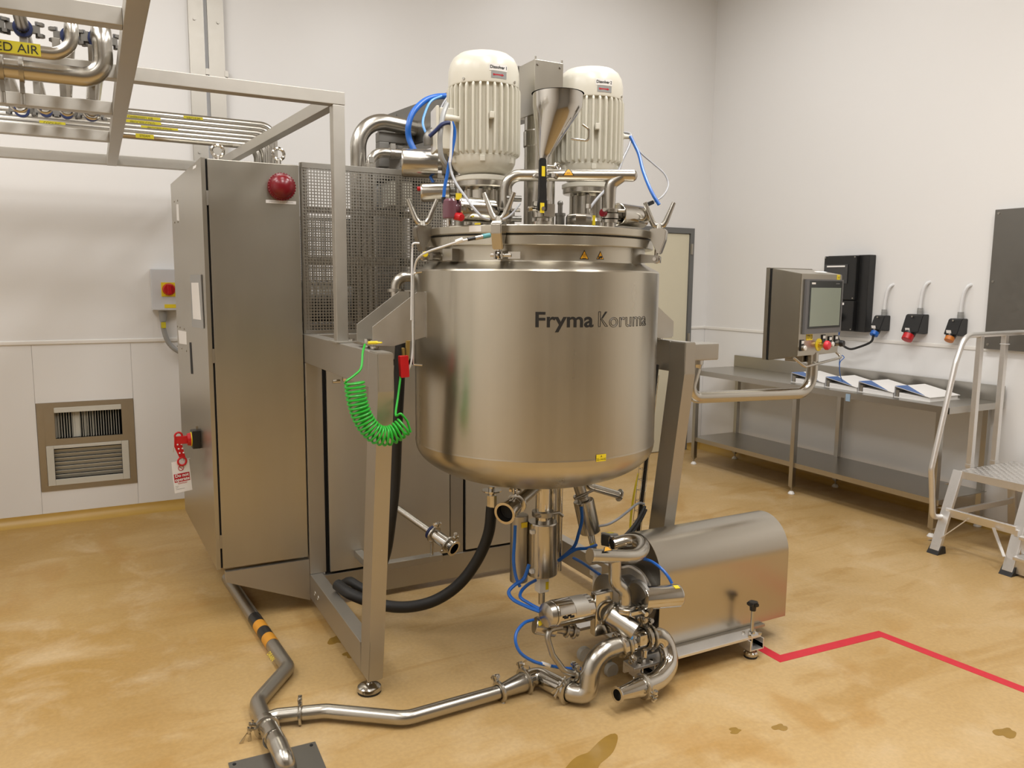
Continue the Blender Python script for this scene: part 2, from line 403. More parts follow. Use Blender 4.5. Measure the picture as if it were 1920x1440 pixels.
# door in back wall
D0,D1,DT=-1.18,-0.19,2.145
b=B(); b.box((D0,-0.02,0),(D0+0.045,0.06,DT)); b.box((D1-0.045,-0.02,0),(D1,0.06,DT)); b.box((D0+0.045,-0.02,DT-0.05),(D1-0.045,0.06,DT))
dr=struct('door_1',b,M['dframe'])
b=B(); b.box((D0+0.05,-0.005,0.008),(D1-0.05,0.035,DT-0.055),0.002); mk('door_leaf',b,M['door'],dr)
for z in (1.95,1.1,0.25):
    b=B(); b.cyl((D1-0.03,-0.026,z-0.05),(D1-0.03,-0.026,z+0.05),0.008,n=10); b.box((D1-0.045,-0.022,z-0.05),(D1-0.012,-0.018,z+0.05)); mk('hinge',b,M['dull'],dr)
b=B(); b.cyl((D0+0.12,-0.005,1.02),(D0+0.12,-0.05,1.02),0.011,n=12); b.tube(fillet([(D0+0.12,-0.05,1.02),(D0+0.24,-0.05,1.02)],0.01),0.009); mk('door_handle',b,M['dull'],dr)
# ------------------------------------------------------------------ things on the back wall
def PP(px,py,pt,n):
    d=_f+RGT*((px-960)/FPX)-UPV*((py-720)/FPX); n=V(n); t=(V(pt)-CAM).dot(n)/d.dot(n); return CAM+d*t
X1,Y1,Z1=V((1,0,0)),V((0,1,0)),V((0,0,1))

# ventilation grille
vt=thing('vent_grille','steel-framed square vent in the white wall, vertical blades above horizontal blades','vent',(-5.366,0,VZ0))
b=B(); b.box((VX0,-0.006,VZ0),(VX0+0.04,0.01,VZ1)); b.box((VX1-0.04,-0.006,VZ0),(VX1,0.01,VZ1)); b.box((VX0+0.04,-0.006,VZ0),(VX1-0.04,0.01,VZ0+0.035)); b.box((VX0+0.04,-0.006,VZ1-0.035),(VX1-0.04,0.01,VZ1))
b.box((VX0+0.04,-0.004,0.515),(VX1-0.04,0.01,0.56)); b.box((VX0+0.04,-0.004,0.56),(VX0+0.10,0.01,VZ1-0.035)); b.box((VX1-0.075,-0.004,0.56),(VX1-0.04,0.01,VZ1-0.035)); mk('frame',b,M['dull'],vt)
b=B(); b.box((VX0+0.03,0.10,VZ0+0.03),(VX1-0.03,0.11,VZ1-0.03)); mk('back_plate',b,M['hole'],vt)
b=B(); b.box((VX0+0.1,-0.009,0.735),(VX1-0.075,0.004,VZ1-0.035),0.002); mk('upper_bezel',b,M['vent'],vt)
b=B(); 
for lo,hi in (((VX0+0.042,-0.012,VZ0+0.035),(VX0+0.085,0.002,0.515)),((VX1-0.085,-0.012,VZ0+0.035),(VX1-0.042,0.002,0.515)),((VX0+0.085,-0.012,VZ0+0.035),(VX1-0.085,0.002,VZ0+0.075)),((VX0+0.085,-0.012,0.495),(VX1-0.085,0.002,0.515))): b.box(lo,hi,0.002)
mk('lower_bezel',b,M['vent'],vt)
blm=None; xs=VX0+0.108; k=0; angs=[60,75,82,80,84,78,82,30,15,76,80,60,78,80,70,82,86,84,82,86,85,80,86,84,86,76,50]
while xs<VX1-0.082:
    b=B(); a=math.radians(angs[k%len(angs)]); c=V((xs,0.035,0.648)); b.obox(c,V((math.cos(a),math.sin(a),0))*0.0145,V((-math.sin(a),math.cos(a),0))*0.0011,V((0,0,0.087))); mk('vertical_blade',b,M['vent'],vt); xs+=0.0155; k+=1
z=VZ0+0.088; k=0; an2=[52,50,54,52,50,52,54,33,30,30,35,50,52]
while z<0.495:
    b=B(); a=math.radians(an2[min(k,len(an2)-1)]); c=V((-5.366,0.02,z)); b.obox(c,V((0.200,0,0)),V((0,math.cos(a),-math.sin(a)))*0.017,V((0,math.sin(a),math.cos(a)))*0.0012); mk('horizontal_blade',b,M['vent'],vt); z+=0.0285; k+=1
# trunking
tr=thing('wall_trunking','tall pair of stainless cover strips running up the back wall behind the pipes','trunking',(-4.51,0,1.2))
for x0,x1 in ((-4.628,-4.531),(-4.507,-4.403)):
    b=B(); b.box((x0,-0.03,1.25),(x1,-0.026,4.30)); b.box((x0,-0.028,1.25),(x0+0.003,0,4.30)); b.box((x1-0.003,-0.028,1.25),(x1,0,4.30)); mk('cover_strip',b,M['dull'],tr)
b=B(); b.box((-4.531,-0.006,1.25),(-4.507,-0.001,4.30)); mk('back_channel',b,M['lgrey'],tr)
for z in (1.6,2.48,3.35,4.1):
    for x in (-4.59,-4.44):
        b=B(); b.hexn((x,-0.034,z),Y1,0.010,0.008); mk('bolt',b,M['dull'],tr)
for z in (3.02,2.0):
    for x in (-4.519,-4.396):
        b=B(); b.box((x-0.012,-0.034,z-0.02),(x+0.012,0,z+0.02)); mk('bracket',b,M['dull'],tr)
# isolator on the back wall
io=thing('isolator_switch','grey wall isolator box with red rotary knob, half hidden by the steel cabinet','switch',(-4.84,0,1.37))
b=B(); b.box((-4.935,-0.09,1.405),(-4.735,0,1.685),0.004); mk('enclosure',b,M['lgrey'],io)
b=B(); b.box((-4.935,-0.094,1.41),(-4.735,-0.091,1.68),0.001); mk('lid',b,M['lgrey'],io)
b=B(); b.box((-4.876,-0.098,1.50),(-4.784,-0.094,1.595),0.001); mk('knob_plate',b,M['yellow'],io)
b=B(); b.cyl((-4.828,-0.096,1.548),(-4.828,-0.125,1.548),0.042,0.036,28,bev=0.003); b.box((-4.84,-0.15,1.515),(-4.816,-0.12,1.581),0.004); mk('rotary_knob',b,M['red'],io)
plate(io,'warning_label',(-4.81,-0.0955,1.435),X1,Z1,0.10,0.025,M['yellow'])
b=B(); b.cyl((-4.87,-0.045,1.405),(-4.87,-0.045,1.33),0.028,0.021,18); mk('cable_gland',b,M['greyp'],io)
plate(io,'cable_marker',(-4.87,-0.064,1.305),X1,Z1,0.03,0.04,M['pyell'],0.002)
b=B(); b.tube(smooth([(-4.87,-0.045,1.335),(-4.868,-0.045,1.27),(-4.84,-0.045,1.18),(-4.78,-0.05,1.12),(-4.70,-0.05,1.10)]),0.017,12); mk('conduit',b,M['greyp'],io)

# ------------------------------------------------------------------ machine frame
fr=thing('machine_frame','grey blasted steel trestle frame on levelling feet carrying the vessel','frame',(-3.69,-2.6,0))
XL0,XL1,XR0,XR1=-4.41,-4.35,-3.025,-2.965
for (x0,x1) in ((XL0,XL1),(XR0,XR1)):
    b=B(); b.prism([(x0,-3.275,1.36),(x0,-3.275,1.22),(x0,-3.135,0.235),(x0,-3.11,0.055),(x0,-3.01,0.055),(x0,-3.03,0.235),(x0,-3.17,1.225),(x0,-3.17,1.36)],(x1-x0,0,0))
    bmesh.ops.bevel(b.bm,geom=[e for e in b.bm.edges],offset=0.004,segments=2,affect='EDGES'); mk('leg',b,M['frame'],fr)
    b=B(); b.box((x0,-3.17,1.225),(x1,-1.0,1.36),0.004); mk('upper_beam',b,M['frame'],fr)
    b=B(); b.box((x0,-3.01,0.055),(x1,-1.0,0.18),0.004); mk('lower_beam',b,M['frame'],fr)
    for y in (-2.15,-1.04):
        b=B(); b.box((x0,y-0.04,0.18),(x1+0.02 if x0<-4 else x1,y+0.04,1.225),0.004); mk('post',b,M['frame'],fr)
    for y in (-3.078,-1.05):
        xm=x0+0.014 if x0<-4 else x1-0.014
        ft=B(); ft.lathe((xm,y,0),Z1,[(0,0.006),(0.045,0.006),(0.049,0.012),(0.046,0.024),(0.034,0.032),(0.012,0.035),(0.009,0.038),(0.009,0.06),(0,0.06)],28); fo=mk('levelling_foot',ft,M['pol'],fr)
        b=B(); b.cyl((xm,y,0),(xm,y,0.0065),0.046,n=28); mk('rubber_pad',b,M['rubber'],fo)
b=B(); b.box((XL1,-2.19,0.03),(XR0,-2.13,0.165),0.004); mk('cross_beam',b,M['frame'],fr)
b=B(); b.box((XL1,-2.19,1.225),(XR0,-2.13,1.36),0.004); mk('cross_beam',b,M['frame'],fr)
b=B(); b.box((XL1,-1.07,0.03),(XR0,-1.01,0.165),0.004); mk('cross_beam',b,M['frame'],fr)
b=B(); b.box((-3.66,-2.185,0.165),(-3.585,-2.135,1.225),0.003); mk('post',b,M['frame'],fr)
for (x0,x1) in ((-4.312,-3.668),(-3.575,-3.03)):
    b=B(); b.box((x0,-2.196,0.178),(x1,-2.18,1.195),0.003); mk('cover_panel',b,M['panel'],fr)
# dark sheet painted in as the shadow gap behind panels
b=B(); b.box((-4.33,-2.17,0.165),(-3.03,-2.165,1.225)); mk('gap_shade_sheet',b,M['hole'],fr)
for y in (-2.16,-1.1):
    b=B(); zz=[P(427,1078,Y=-2.17),P(584,1055,Y=-2.17),P(586,1127,Y=-2.17),P(427,1098,Y=-2.17)]
    zz=[V((-4.80,0,0.255)),V((-4.411,0,0.255)),V((-4.411,0,0.045)),V((-4.80,0,0.205))]
    b.prism([V((q.x,y-0.02,q.z)) for q in zz],(0,0.04,0)); mk('support_gusset',b,M['frame'],fr)
for x,zq in ((-4.4105,0.0),):
    for y in (-2.28,-2.34):
        b=B(); b.torus((x,y,0.115),X1,0.011,0.003,16,6); b.cyl((x+0.001,y,0.115),(x-0.001,y,0.115),0.010); mk('bolt_hole',b,M['dull'],fr)
b=B(); b.hexn((-4.34,-2.60,1.19),X1,0.011,0.012); b.cyl((-4.4,-2.75,1.20),(-4.43,-2.75,1.20),0.008); mk('bolt',b,M['pol'],fr)
# ladder tray on the right leg
tray=thing('wire_cable_tray','narrow wire cable tray fixed to the inner side of the right frame leg','cable tray',(-3.05,-3.1,0.4))
def legy(z): return -3.11-(z-0.055)*(0.165/1.3)
for dy in (0.0,0.03):
    b=B(); b.tube([(-3.033,legy(z)+0.175-dy,z) for z in (0.42,0.8,1.2)],0.0018,8); b.tube([(-3.062,legy(z)+0.175-dy,z) for z in (0.42,0.8,1.2)],0.0018,8); mk('side_wire',b,M['pol'],tray)
for i in range(15):
    z=0.44+i*0.052; b=B(); b.tube([(-3.033,legy(z)+0.175,z),(-3.062,legy(z)+0.175,z),(-3.062,legy(z)+0.145,z),(-3.033,legy(z)+0.145,z)],0.0014,6); mk('rung_wire',b,M['pol'],tray)
for i in range(2):
    b=B(); b.tube(smooth([(-3.048-0.004*i,legy(z)+0.155-0.02*i,z) for z in (1.25,1.0,0.8,0.6,0.45,0.3)],4),0.007-0.002*i,10)
    tag(mk('power_cable',b,M['rubber']),['thick black cable running down inside the wire cable tray on the right leg','thinner black cable beside it in the wire tray, nearer the camera side'][i],'cable')

# ------------------------------------------------------------------ control cabinet
cb=thing('control_cabinet','tall brushed steel control cabinet with red beacon on its door','cabinet',(-4.63,-1.6,0.265))
FL,FR,RR,RL=V((-4.836,-2.14,0)),V((-4.412,-2.15,0)),V((-4.43,-1.02,0)),V((-4.868,-1.04,0))
CZ0,CZ1=0.265,2.143
b=B(); b.prism([q+Z1*CZ0 for q in (FL,FR,RR,RL)],(0,0,CZ1-CZ0)); mk('body',b,M['sheet'],cb)
dn=(FR-FL).normalized(); dnn=V((dn.y,-dn.x,0))
def onfront(u,z,off=0.0): return FL+dn*u+Z1*z+dnn*off
Wc=(FR-FL).length
b=B(); b.prism([onfront(0,CZ0),onfront(0.018,CZ0),onfront(0.018,CZ1),onfront(0,CZ1)],dnn*0.022); mk('hinge_jamb',b,M['sheet'],cb)
b=B(); b.prism([onfront(0.018,CZ0+0.004),onfront(0.026,CZ0+0.004),onfront(0.026,CZ1-0.004),onfront(0.018,CZ1-0.004)],dnn*0.012); mk('door_seal',b,M['hole'],cb)
b=B(); b.obox(onfront(0.026+(Wc-0.028)/2,(CZ0+CZ1)/2,0.014),dn*(Wc-0.028)/2,dnn*0.013,Z1*(CZ1-CZ0)/2-Z1*0.004,0.003); cdoor=mk('door',b,M['sheet'],cb)
for z in (1.97,1.27,0.40):
    b=B(); b.obox(onfront(0.022,z,0.024),dn*0.005,dnn*0.004,Z1*0.032); mk('hinge',b,M['dull'],cdoor)
bc=PP(527,351,FL+dnn*0.03,dnn)
bea=B(); bea.lathe(bc,dnn,[(0,0),(0.060,0),(0.062,0.012),(0.058,0.018),(0.058,0.032),(0.052,0.034),(0.050,0.046),(0.043,0.060),(0.028,0.070),(0,0.073)],36); be=mk('beacon',bea,M['dred'],cb)
for i,q in enumerate(ring_of(30,0.0595,bc+dnn*0.025,dnn)):
    b=B(); b.ball(q,0.004,6); mk('beacon_rib',b,M['dred'],be)
lb=plate(cb,'beacon_label',PP(527,379,FL+dnn*0.028,dnn),dn,Z1,0.135,0.014,M['paper'])
lettering(lb,'EMERGENCY ALARM BEACON',0.008,PP(527,379,FL+dnn*0.029,dnn),dn,Z1,M['greypaper'],lift=0.0005)
sp0,spn=V((-4.836,-2.14,0)),V(((RL-FL).y,-(RL-FL).x,0)).normalized()*-1
sxd=(FL-RL).normalized()
if spn.x>0: spn=-spn
def S(px,py,off=0.0): return PP(px,py,sp0+spn*off,spn)
def splate(name,corners,mat,off,t=0.004,par=None):
    b=B(); b.prism([S(x,y,off) for x,y in corners],-spn*t); return mk(name,b,mat,par or cb)
lh=splate('document_holder',[(356,515),(376,515),(381,616),(360,613)],M['greyp'],0.006)
splate('document_card',[(358.5,530),(372,530),(377,600),(362,598)],M['paper'],0.0075,0.001,lh)
splate('cutout',[(330.5,383),(334.5,383),(336,414),(331.5,413)],M['paper'],0.001)
splate('cutout',[(334,619),(349,622),(350,646),(336,644)],M['paper'],0.001)
splate('door_slot',[(355,642),(358.5,642),(362,701),(358,701)],M['hole'],0.001)
splate('cutout',[(362,312),(368,309),(367.5,314),(361,318)],M['paper'],0.001)
for q in ((327,378),(333,376),(328,417),(334,416),(333,612),(338,614),(346,617),(333,649),(341,653),(350,658)):
    b=B(); c=S(*q); b.cyl(c,c+spn*0.003,0.005,n=10); mk('screw',b,M['dull'],cb)
for px,py in ((408,283),(522,289)):
    c=P(px,py,Y=-2.03); b=B(); b.torus(c,Y1,0.026,0.008,24,8); b.cyl((c.x,c.y,CZ1),(c.x,c.y,c.z-0.022),0.014,0.010,16); mk('lifting_eye',b,M['pol'],cb)
# disconnector on the cabinet side
dc=S(375,822); b=B(); b.obox(dc+spn*0.02,sxd*0.034,Z1*0.045,spn*0.02,0.004); di=mk('disconnector_body',b,M['black'],cb)
b=B(); b.cyl(dc+spn*0.040,dc+spn*0.044,0.036,n=28); mk('yellow_disc',b,M['yellow'],di)
b=B(); b.cyl(dc+spn*0.044,dc+spn*0.060,0.033,0.030,28); b.obox(dc+spn*0.085,sxd*0.008,Z1*0.020,spn*0.028,0.004); lab(mk('red_handle',b,M['red'],di),'red rotary handle')
b=B(); b.obox(dc+Z1*0.052+spn*0.012,sxd*0.006,Z1*0.012,spn*0.006); mk('lock_tab',b,M['dull'],di)
# lockout hasp and tag
hp=dc+spn*0.100-Z1*0.0
hs=thing('lockout_hasp','red perforated lockout hasp hooked through the red cabinet handle','hasp',hp-Z1*0.1)
b=B()
h0=hp; hx=V((1,0.2,0)).normalized(); hn=V((0.2,-1,0)).normalized(); _sx,_sn=sxd,spn; sxd,spn=hx,hn
b.prism([h0+sxd*(-0.020)+Z1*0.018,h0+sxd*0.018+Z1*0.014,h0+sxd*0.016-Z1*0.03,h0+sxd*0.028-Z1*0.088,h0+sxd*0.0-Z1*0.088,h0+sxd*(-0.022)-Z1*0.03],spn*0.006)
mk('hasp_body',b,M['red'],hs)
b=B(); b.torus(h0+Z1*0.022+spn*0.003,spn,0.017,0.005,20,8,0,2*PI); b.torus(h0-Z1*0.108+sxd*0.012+spn*0.003,spn,0.020,0.005,20,8); mk('hasp_ring',b,M['red'],hs)
for i in range(3):
    for j in (-1,1):
        b=B(); c=h0-Z1*(0.02+0.022*i)+sxd*(0.002+0.009*j+0.004*i)+spn*0.0065; b.cyl(c,c+spn*0.001,0.004,n=10); mk('lock_hole',b,M['paper'],hs)
sxd,spn=_sx,_sn
# tag
t0=PP(339,862,hp+spn*0.03,(0.2,-1,0)); tc_=PP(341,893,hp+spn*0.03,(0.2,-1,0))
tx=V((1,0.2,0.06)).normalized(); ty=V((-0.10,0.0,1)); ty=(ty-tx*ty.dot(tx)).normalized(); tn=tx.cross(ty)
tg_=thing('warning_tag','white paper tag with red band reading Do not operate, hanging from the hasp','tag',tc_-ty*0.08)
TW=(PP(356,895,hp+spn*0.03,(0.2,-1,0))-PP(323,895,hp+spn*0.03,(0.2,-1,0))).length; TH=TW*1.86
plate(tg_,'card',tc_,tx,ty,TW,TH,M['paper'],0.0008)
bd=plate(tg_,'red_band',tc_+tn*0.001-ty*TH*0.03,tx,ty,TW*0.88,TH*0.27,M['rink'],0.0004)
lettering(bd,'Do not',TW*0.26,tc_+tn*0.0015+ty*TH*0.035,tx,ty,M['paper'],bold=0.0006,lift=0.0006)
lettering(bd,'operate',TW*0.26,tc_+tn*0.0015-ty*TH*0.088,tx,ty,M['paper'],bold=0.0006,lift=0.0006)
b=B(); cs=tc_+ty*TH*0.27+tn*0.0015; b.torus(cs,tn,TW*0.15,TW*0.018,24,6); b.obox(cs,(tx-ty).normalized()*TW*0.15,(tx+ty).normalized()*TW*0.016,tn*0.0004); mk('prohibition_symbol',b,M['rink'],tg_)
for i,(yy,ww) in enumerate(((-0.20,0.55),(-0.225,0.5),(-0.29,0.18),(-0.34,0.14),(-0.39,0.5))):
    plate(tg_,'print_line',tc_+tn*0.001+ty*TH*yy+tx*(-TW*0.42+TW*ww/2 if i>1 else 0),tx,ty,TW*ww,0.0016,M['rink'] if i<2 else M['greyp'],0.0003)
b=B(); b.tube(smooth([hp-Z1*0.035+spn*0.008,t0+ty*0.03-tx*0.012,t0+tn*0.002,t0+ty*0.025+tx*0.008,hp-Z1*0.055+spn*0.004]),0.0016,6); b.tube([t0-ty*0.002+tx*0.0+tn*0.002,t0+tx*0.045-ty*0.002],0.0014,6); b.tube(smooth([hp-Z1*0.035+spn*0.008,hp-Z1*0.04-sxd*0.03+spn*0.02,hp-Z1*0.07-sxd*0.06+spn*0.02]),0.0018,6); lab(mk('tie',b,M['glove'],tg_),'white cable tie')
# ------------------------------------------------------------------ mesh guard
def guard(name,label,x0,x1,y,z0,z1,pitch,bar,mat,frames):
    g=thing(name,label,'mesh guard',((x0+x1)/2,y,z0))
    b=B()
    nx=int(round((x1-x0)/pitch)); nz=int(round((z1-z0)/pitch))
    for i in range(nx+1):
        x=x0+(x1-x0)*i/nx; b.box((x-bar/2,y-0.001,z0),(x+bar/2,y+0.001,z1))
    for i in range(nz+1):
        zz=z0+(z1-z0)*i/nz; b.box((x0,y-0.0012,zz-bar/2),(x1,y+0.0012,zz+bar/2))
    o=mk('mesh_infill',b,mat,g); o['kind']='stuff'
    for lo,hi in frames:
        b=B(); b.box(lo,hi,0.001); mk('frame_bar',b,M['dull'],g)
    return g
GY=-2.17
guard('mesh_guard','grey square-hole mesh guard beside the cabinet, in front of the lifting column',-4.40,-3.30,GY,1.375,2.153,0.0142,0.0052,M['dull'],
 [((-4.406,GY+0.004,1.36),(-4.375,GY+0.03,2.156)),((-4.40,GY-0.004,2.13),(-3.30,GY+0.012,2.156)),((-4.40,GY-0.004,1.362),(-3.30,GY+0.012,1.378)),((-4.375,GY+0.004,1.93),(-3.31,GY+0.03,1.955)),((-4.375,GY+0.004,1.69),(-3.31,GY+0.03,1.725)),((-3.325,GY+0.004,1.36),(-3.30,GY+0.03,2.156)),((-3.93,GY+0.004,1.378),(-3.905,GY+0.03,2.13))])
guard('rear_mesh_guard','second mesh guard at the back of the enclosure, seen through the front one',-4.40,-3.30,-1.04,1.375,1.98,0.0142,0.005,M['dull'],
 [((-4.41,-1.03,1.36),(-4.38,-1.0,2.0)),((-4.40,-1.03,1.98),(-3.30,-1.0,2.0)),((-3.32,-1.03,1.36),(-3.30,-1.0,2.0)),((-3.87,-1.03,1.36),(-3.83,-1.0,2.0))])
# machinery inside the enclosure
ls=thing('lid_lift','dark grey lid lifting mast with long cantilever arm, square head box and steel column','lift',(-3.68,-1.3,0.0))
b=B(); b.box((-3.75,-1.42,1.36),(-3.61,-1.26,2.40),0.006); mk('mast',b,M['darkmetal'],ls)
b=B(); b.box((-3.80,-1.46,0.06),(-3.56,-1.22,1.36),0.006); mk('mast_base',b,M['darkmetal'],ls)
b=B(); x0=-3.752; b.prism([(x0,-3.07,2.270),(x0,-3.07,2.462),(x0,-1.32,2.568),(x0,-1.32,2.355)],(0.125,0,0)); bmesh.ops.bevel(b.bm,geom=list(b.bm.edges),offset=0.004,segments=2,affect='EDGES'); mk('arm',b,M['darkmetal'],ls)
b=B(); b.box((x0-0.003,-1.66,2.345),(x0,-1.60,2.53),0.001); mk('arm_plate',b,M['darkmetal'],ls)
b=B(); b.box((-3.748,-3.20,2.255),(-3.620,-3.07,2.457),0.003); hb=mk('head_box',b,M['sheet'],ls)
for q in ((-3.735,-3.201,2.44),(-3.735,-3.201,2.28),(-3.635,-3.201,2.44),(-3.635,-3.201,2.28)):
    b=B(); b.cyl(q,V(q)-Y1*0.003,0.005,n=10); mk('screw',b,M['dull'],hb)
for q in ((-3.748,-3.2),(-3.63,-3.2)):
    b=B(); b.cyl((q[0]+0.005,q[1]+0.005,2.457),(q[0]+0.005,q[1]+0.005,2.468),0.004,n=8); mk('stud',b,M['dull'],hb)
b=B(); b.lathe((-3.684,-3.135,1.80),Z1,[(0,0),(0.062,0),(0.062,0.34),(0.066,0.345),(0.066,0.40),(0.062,0.405),(0.062,0.46),(0,0.46)],36); mk('column',b,M['tube'],ls)
b=B(); b.box((-3.945,-1.93,2.325),(-3.752,-1.87,2.375),0.003); b.box((-3.945,-1.93,2.20),(-3.89,-1.87,2.325),0.003); b.box((-3.80,-1.96,2.22),(-3.778,-1.84,2.40),0.002); mk('pipe_bracket',b,M['darkmetal'],ls)
for q in ((-3.80,-1.965,2.385),(-3.80,-1.965,2.245),(-3.85,-1.90,2.38)):
    b=B(); b.cyl(q,V(q)+V((0.025,0,0)),0.011,n=12); mk('bracket_bolt',b,M['pol'],ls)
# pipes behind the guard
b=B(); p=[P(672,470,Y=-1.95),P(672,300,Y=-1.95),P(688,226,Y=-1.95),P(716,236,Y=-1.95)]
cpx=P(672,300,Y=-1.95)
b.tube(fillet([(cpx.x,-1.95,1.40),(cpx.x,-1.95,2.435),(cpx.x+0.34,-1.95,2.40)],0.14,12),0.040,18)
vp=mk('vacuum_pipe',b,M['tube']); tag(vp,'thick satin steel pipe bending over from behind the mesh guard to the lift arm','pipe')
c2=P(694,300,Y=-2.1)
t_=thing('transfer_pipe','slim steel pipe bending right above the mesh guard, below the thick bent pipe','pipe',(c2.x,-2.1,1.4))
z2=P(740,288,Y=-2.1).z
b=B(); b.tube(fillet([(c2.x,-2.1,1.40),(c2.x,-2.1,z2),(c2.x+0.62,-2.1,z2)],0.07,10),0.024,16); mk('tube',b,M['tube'],t_)
for q,a in ((V((c2.x+0.11,-2.1,z2)),X1),(V((c2.x,-2.1,2.17)),Z1)):
    b=B(); b.lathe(q-a*0.012,a,[(0.024,0),(0.028,0.002),(0.028,0.022),(0.024,0.024)],20); b.obox(q+V((0,-0.02,0.03)),X1*0.012,Y1*0.006,Z1*0.014); mk('pipe_clip',b,M['dull'],t_)
def eltube(name,label,pts,rad,r,mat,cat='pipe',n=14,grp=None):
    b=B(); b.tube(fillet(pts,rad,10),r,n); return tag(mk(name,b,mat),label,cat,grp)
eltube('riser_pipe','thin vertical steel riser behind the front mesh guard, right of the thick pipe',[(-3.99,-1.7,1.38),(-3.99,-1.7,2.30)],0.05,0.018,M['tube'])
# pump set behind guard, low left
vpz=thing('vacuum_pump','dark vacuum pump with ribbed motor behind the lower left of the mesh guard','pump',(-4.15,-1.6,1.36))
b=B(); b.box((-4.34,-1.85,1.36),(-3.95,-1.40,1.38)); mk('base_plate',b,M['darkmetal'],vpz)
b=B(); b.cyl((-4.33,-1.62,1.50),(-4.05,-1.62,1.50),0.11,n=28,bev=0.01); mk('pump_casing',b,M['darkmetal'],vpz)
b=B(); b.cyl((-4.05,-1.62,1.50),(-3.93,-1.62,1.50),0.085,n=28,bev=0.008); mk('motor_body',b,M['greyp'],vpz)
for i in range(8):
    b=B(); b.torus((-4.30+i*0.032,-1.62,1.50),X1,0.111,0.006,28,6); mk('rib',b,M['darkmetal'],vpz)
gm=thing('gear_motor','pale grey-green gear motor behind the upper right of the mesh guard','motor',(-3.82,-1.9,1.98))
b=B(); b.box((-3.90,-1.98,2.00),(-3.78,-1.84,2.13),0.006); mk('terminal_box',b,M['cream'],gm)
b=B(); b.cyl((-3.86,-1.84,2.06),(-3.86,-1.55,2.06),0.08,n=24,bev=0.01); mk('motor_body',b,M['greyp'],gm)
b=B(); b.box((-3.93,-1.99,2.14),(-3.60,-1.6,2.16)); b.box((-3.93,-1.80,1.97),(-3.60,-1.6,1.985)); b.box((-3.66,-1.95,1.36),(-3.60,-1.6,2.14)); mk('mount_bracket',b,M['darkmetal'],gm)
jb=thing('junction_box','dark enclosure low behind the mesh guard, right of the vacuum pump','box',(-3.6,-1.7,1.36))
b=B(); b.box((-3.83,-1.90,1.36),(-3.40,-1.50,1.66),0.006); mk('body',b,M['darkmetal'],jb)
b=B(); b.box((-3.80,-1.91,1.40),(-3.43,-1.90,1.62),0.003); mk('cover',b,M['greyp'],jb)
# deck of enclosure
b=B(); b.box((-4.35,-2.13,1.33),(-3.03,-1.07,1.357)); mk('enclosure_deck',b,M['frame'],fr)
# ------------------------------------------------------------------ vessel
TC=V((-3.69,-3.13,0)); TR=0.49
def TP(th,r,z): a=math.radians(th); return V((TC.x+r*math.cos(a),TC.y+r*math.sin(a),z))
def Trad(th): a=math.radians(th); return V((math.cos(a),math.sin(a),0))
def Ttan(th): a=math.radians(th); return V((-math.sin(a),math.cos(a),0))
vs=thing('mixing_vessel','large round brushed steel jacketed mixing vessel with dished bottom and maker lettering','vessel',(TC.x,TC.y,0.8))
b=B(); prof=[(0,0.800)]
for k in range(1,25):
    t=k/24; r=TR*math.sin(t*PI/2); zz=0.972-0.172*(max(0,1-(r/TR)**2.25))**(1/2.05); prof.append((r,zz))
prof+=[(TR+0.0012,0.976),(TR+0.0012,0.980),(TR,0.984),(TR,1.20),(TR,1.40),(TR,1.650),(TR-0.003,1.656),(TR-0.007,1.6585),(0.440,1.6805),(0.434,1.684),(0.432,1.69),(0.432,1.744)]
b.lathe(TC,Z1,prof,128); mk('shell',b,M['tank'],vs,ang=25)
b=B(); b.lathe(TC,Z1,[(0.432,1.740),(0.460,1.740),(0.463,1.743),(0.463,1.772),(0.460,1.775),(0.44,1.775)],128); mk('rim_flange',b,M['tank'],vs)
b=B(); b.lathe(TC,Z1,[(0.40,1.7745),(0.452,1.7745),(0.452,1.7795),(0.40,1.7795)],96); mk('lid_seal',b,M['rubber'],vs)
for sx in (1,-1):
    def mx(p): return V((TC.x+(p.x-TC.x)*sx,p.y,p.z))
    for y in (-3.15,-2.955):
        zz=[(-4.386,1.378),(-4.386,1.445),(-4.213,1.572),(-4.178,1.572),(-4.178,1.405),(-4.31,1.372)]
        b=B(); b.prism([mx(V((x,y-0.004,z))) for x,z in zz],(0,0.008,0)); mk('bracket_plate',b,M['box'],vs)
        b=B(); b.box(tuple(mx(V((-4.181,y-0.012,1.402)))),tuple(mx(V((-4.174,y+0.012,1.574)))),0.001); mk('bracket_edge',b,M['box'],vs)
    b=B(); p0=mx(V((-4.386,-3.146,1.372))); p1=mx(V((-4.30,-2.959,1.378))); b.box((min(p0.x,p1.x),p0.y,p0.z),(max(p0.x,p1.x),p1.y,p1.z)); mk('bracket_base',b,M['sheet'],vs)
    b=B(); c=mx(V((-4.36,-3.09,1.36))); b.cyl(c,c+Z1*0.03,0.016,n=18); b.hexn(c+Z1*0.026,Z1,0.014,0.012); c=mx(V((-4.36,-3.01,1.36))); b.cyl(c,c+Z1*0.03,0.016,n=18); b.hexn(c+Z1*0.026,Z1,0.014,0.012); mk('load_bolt',b,M['pol'],vs)
def wrap(bm,R,th0,z0,lift):
    for v in bm.verts:
        a=math.radians(th0)+v.co.x/R; rr=R+lift+v.co.z
        v.co=V((TC.x+rr*math.cos(a),TC.y+rr*math.sin(a),z0+v.co.y))
    return bm
def fitw(bm,w_,h=None,hy=None):
    xs=[v.co.x for v in bm.verts]; x0,x1=min(xs),max(xs); s=w_/(x1-x0)
    for v in bm.verts: v.co.x=(v.co.x-x0)*s
    return bm
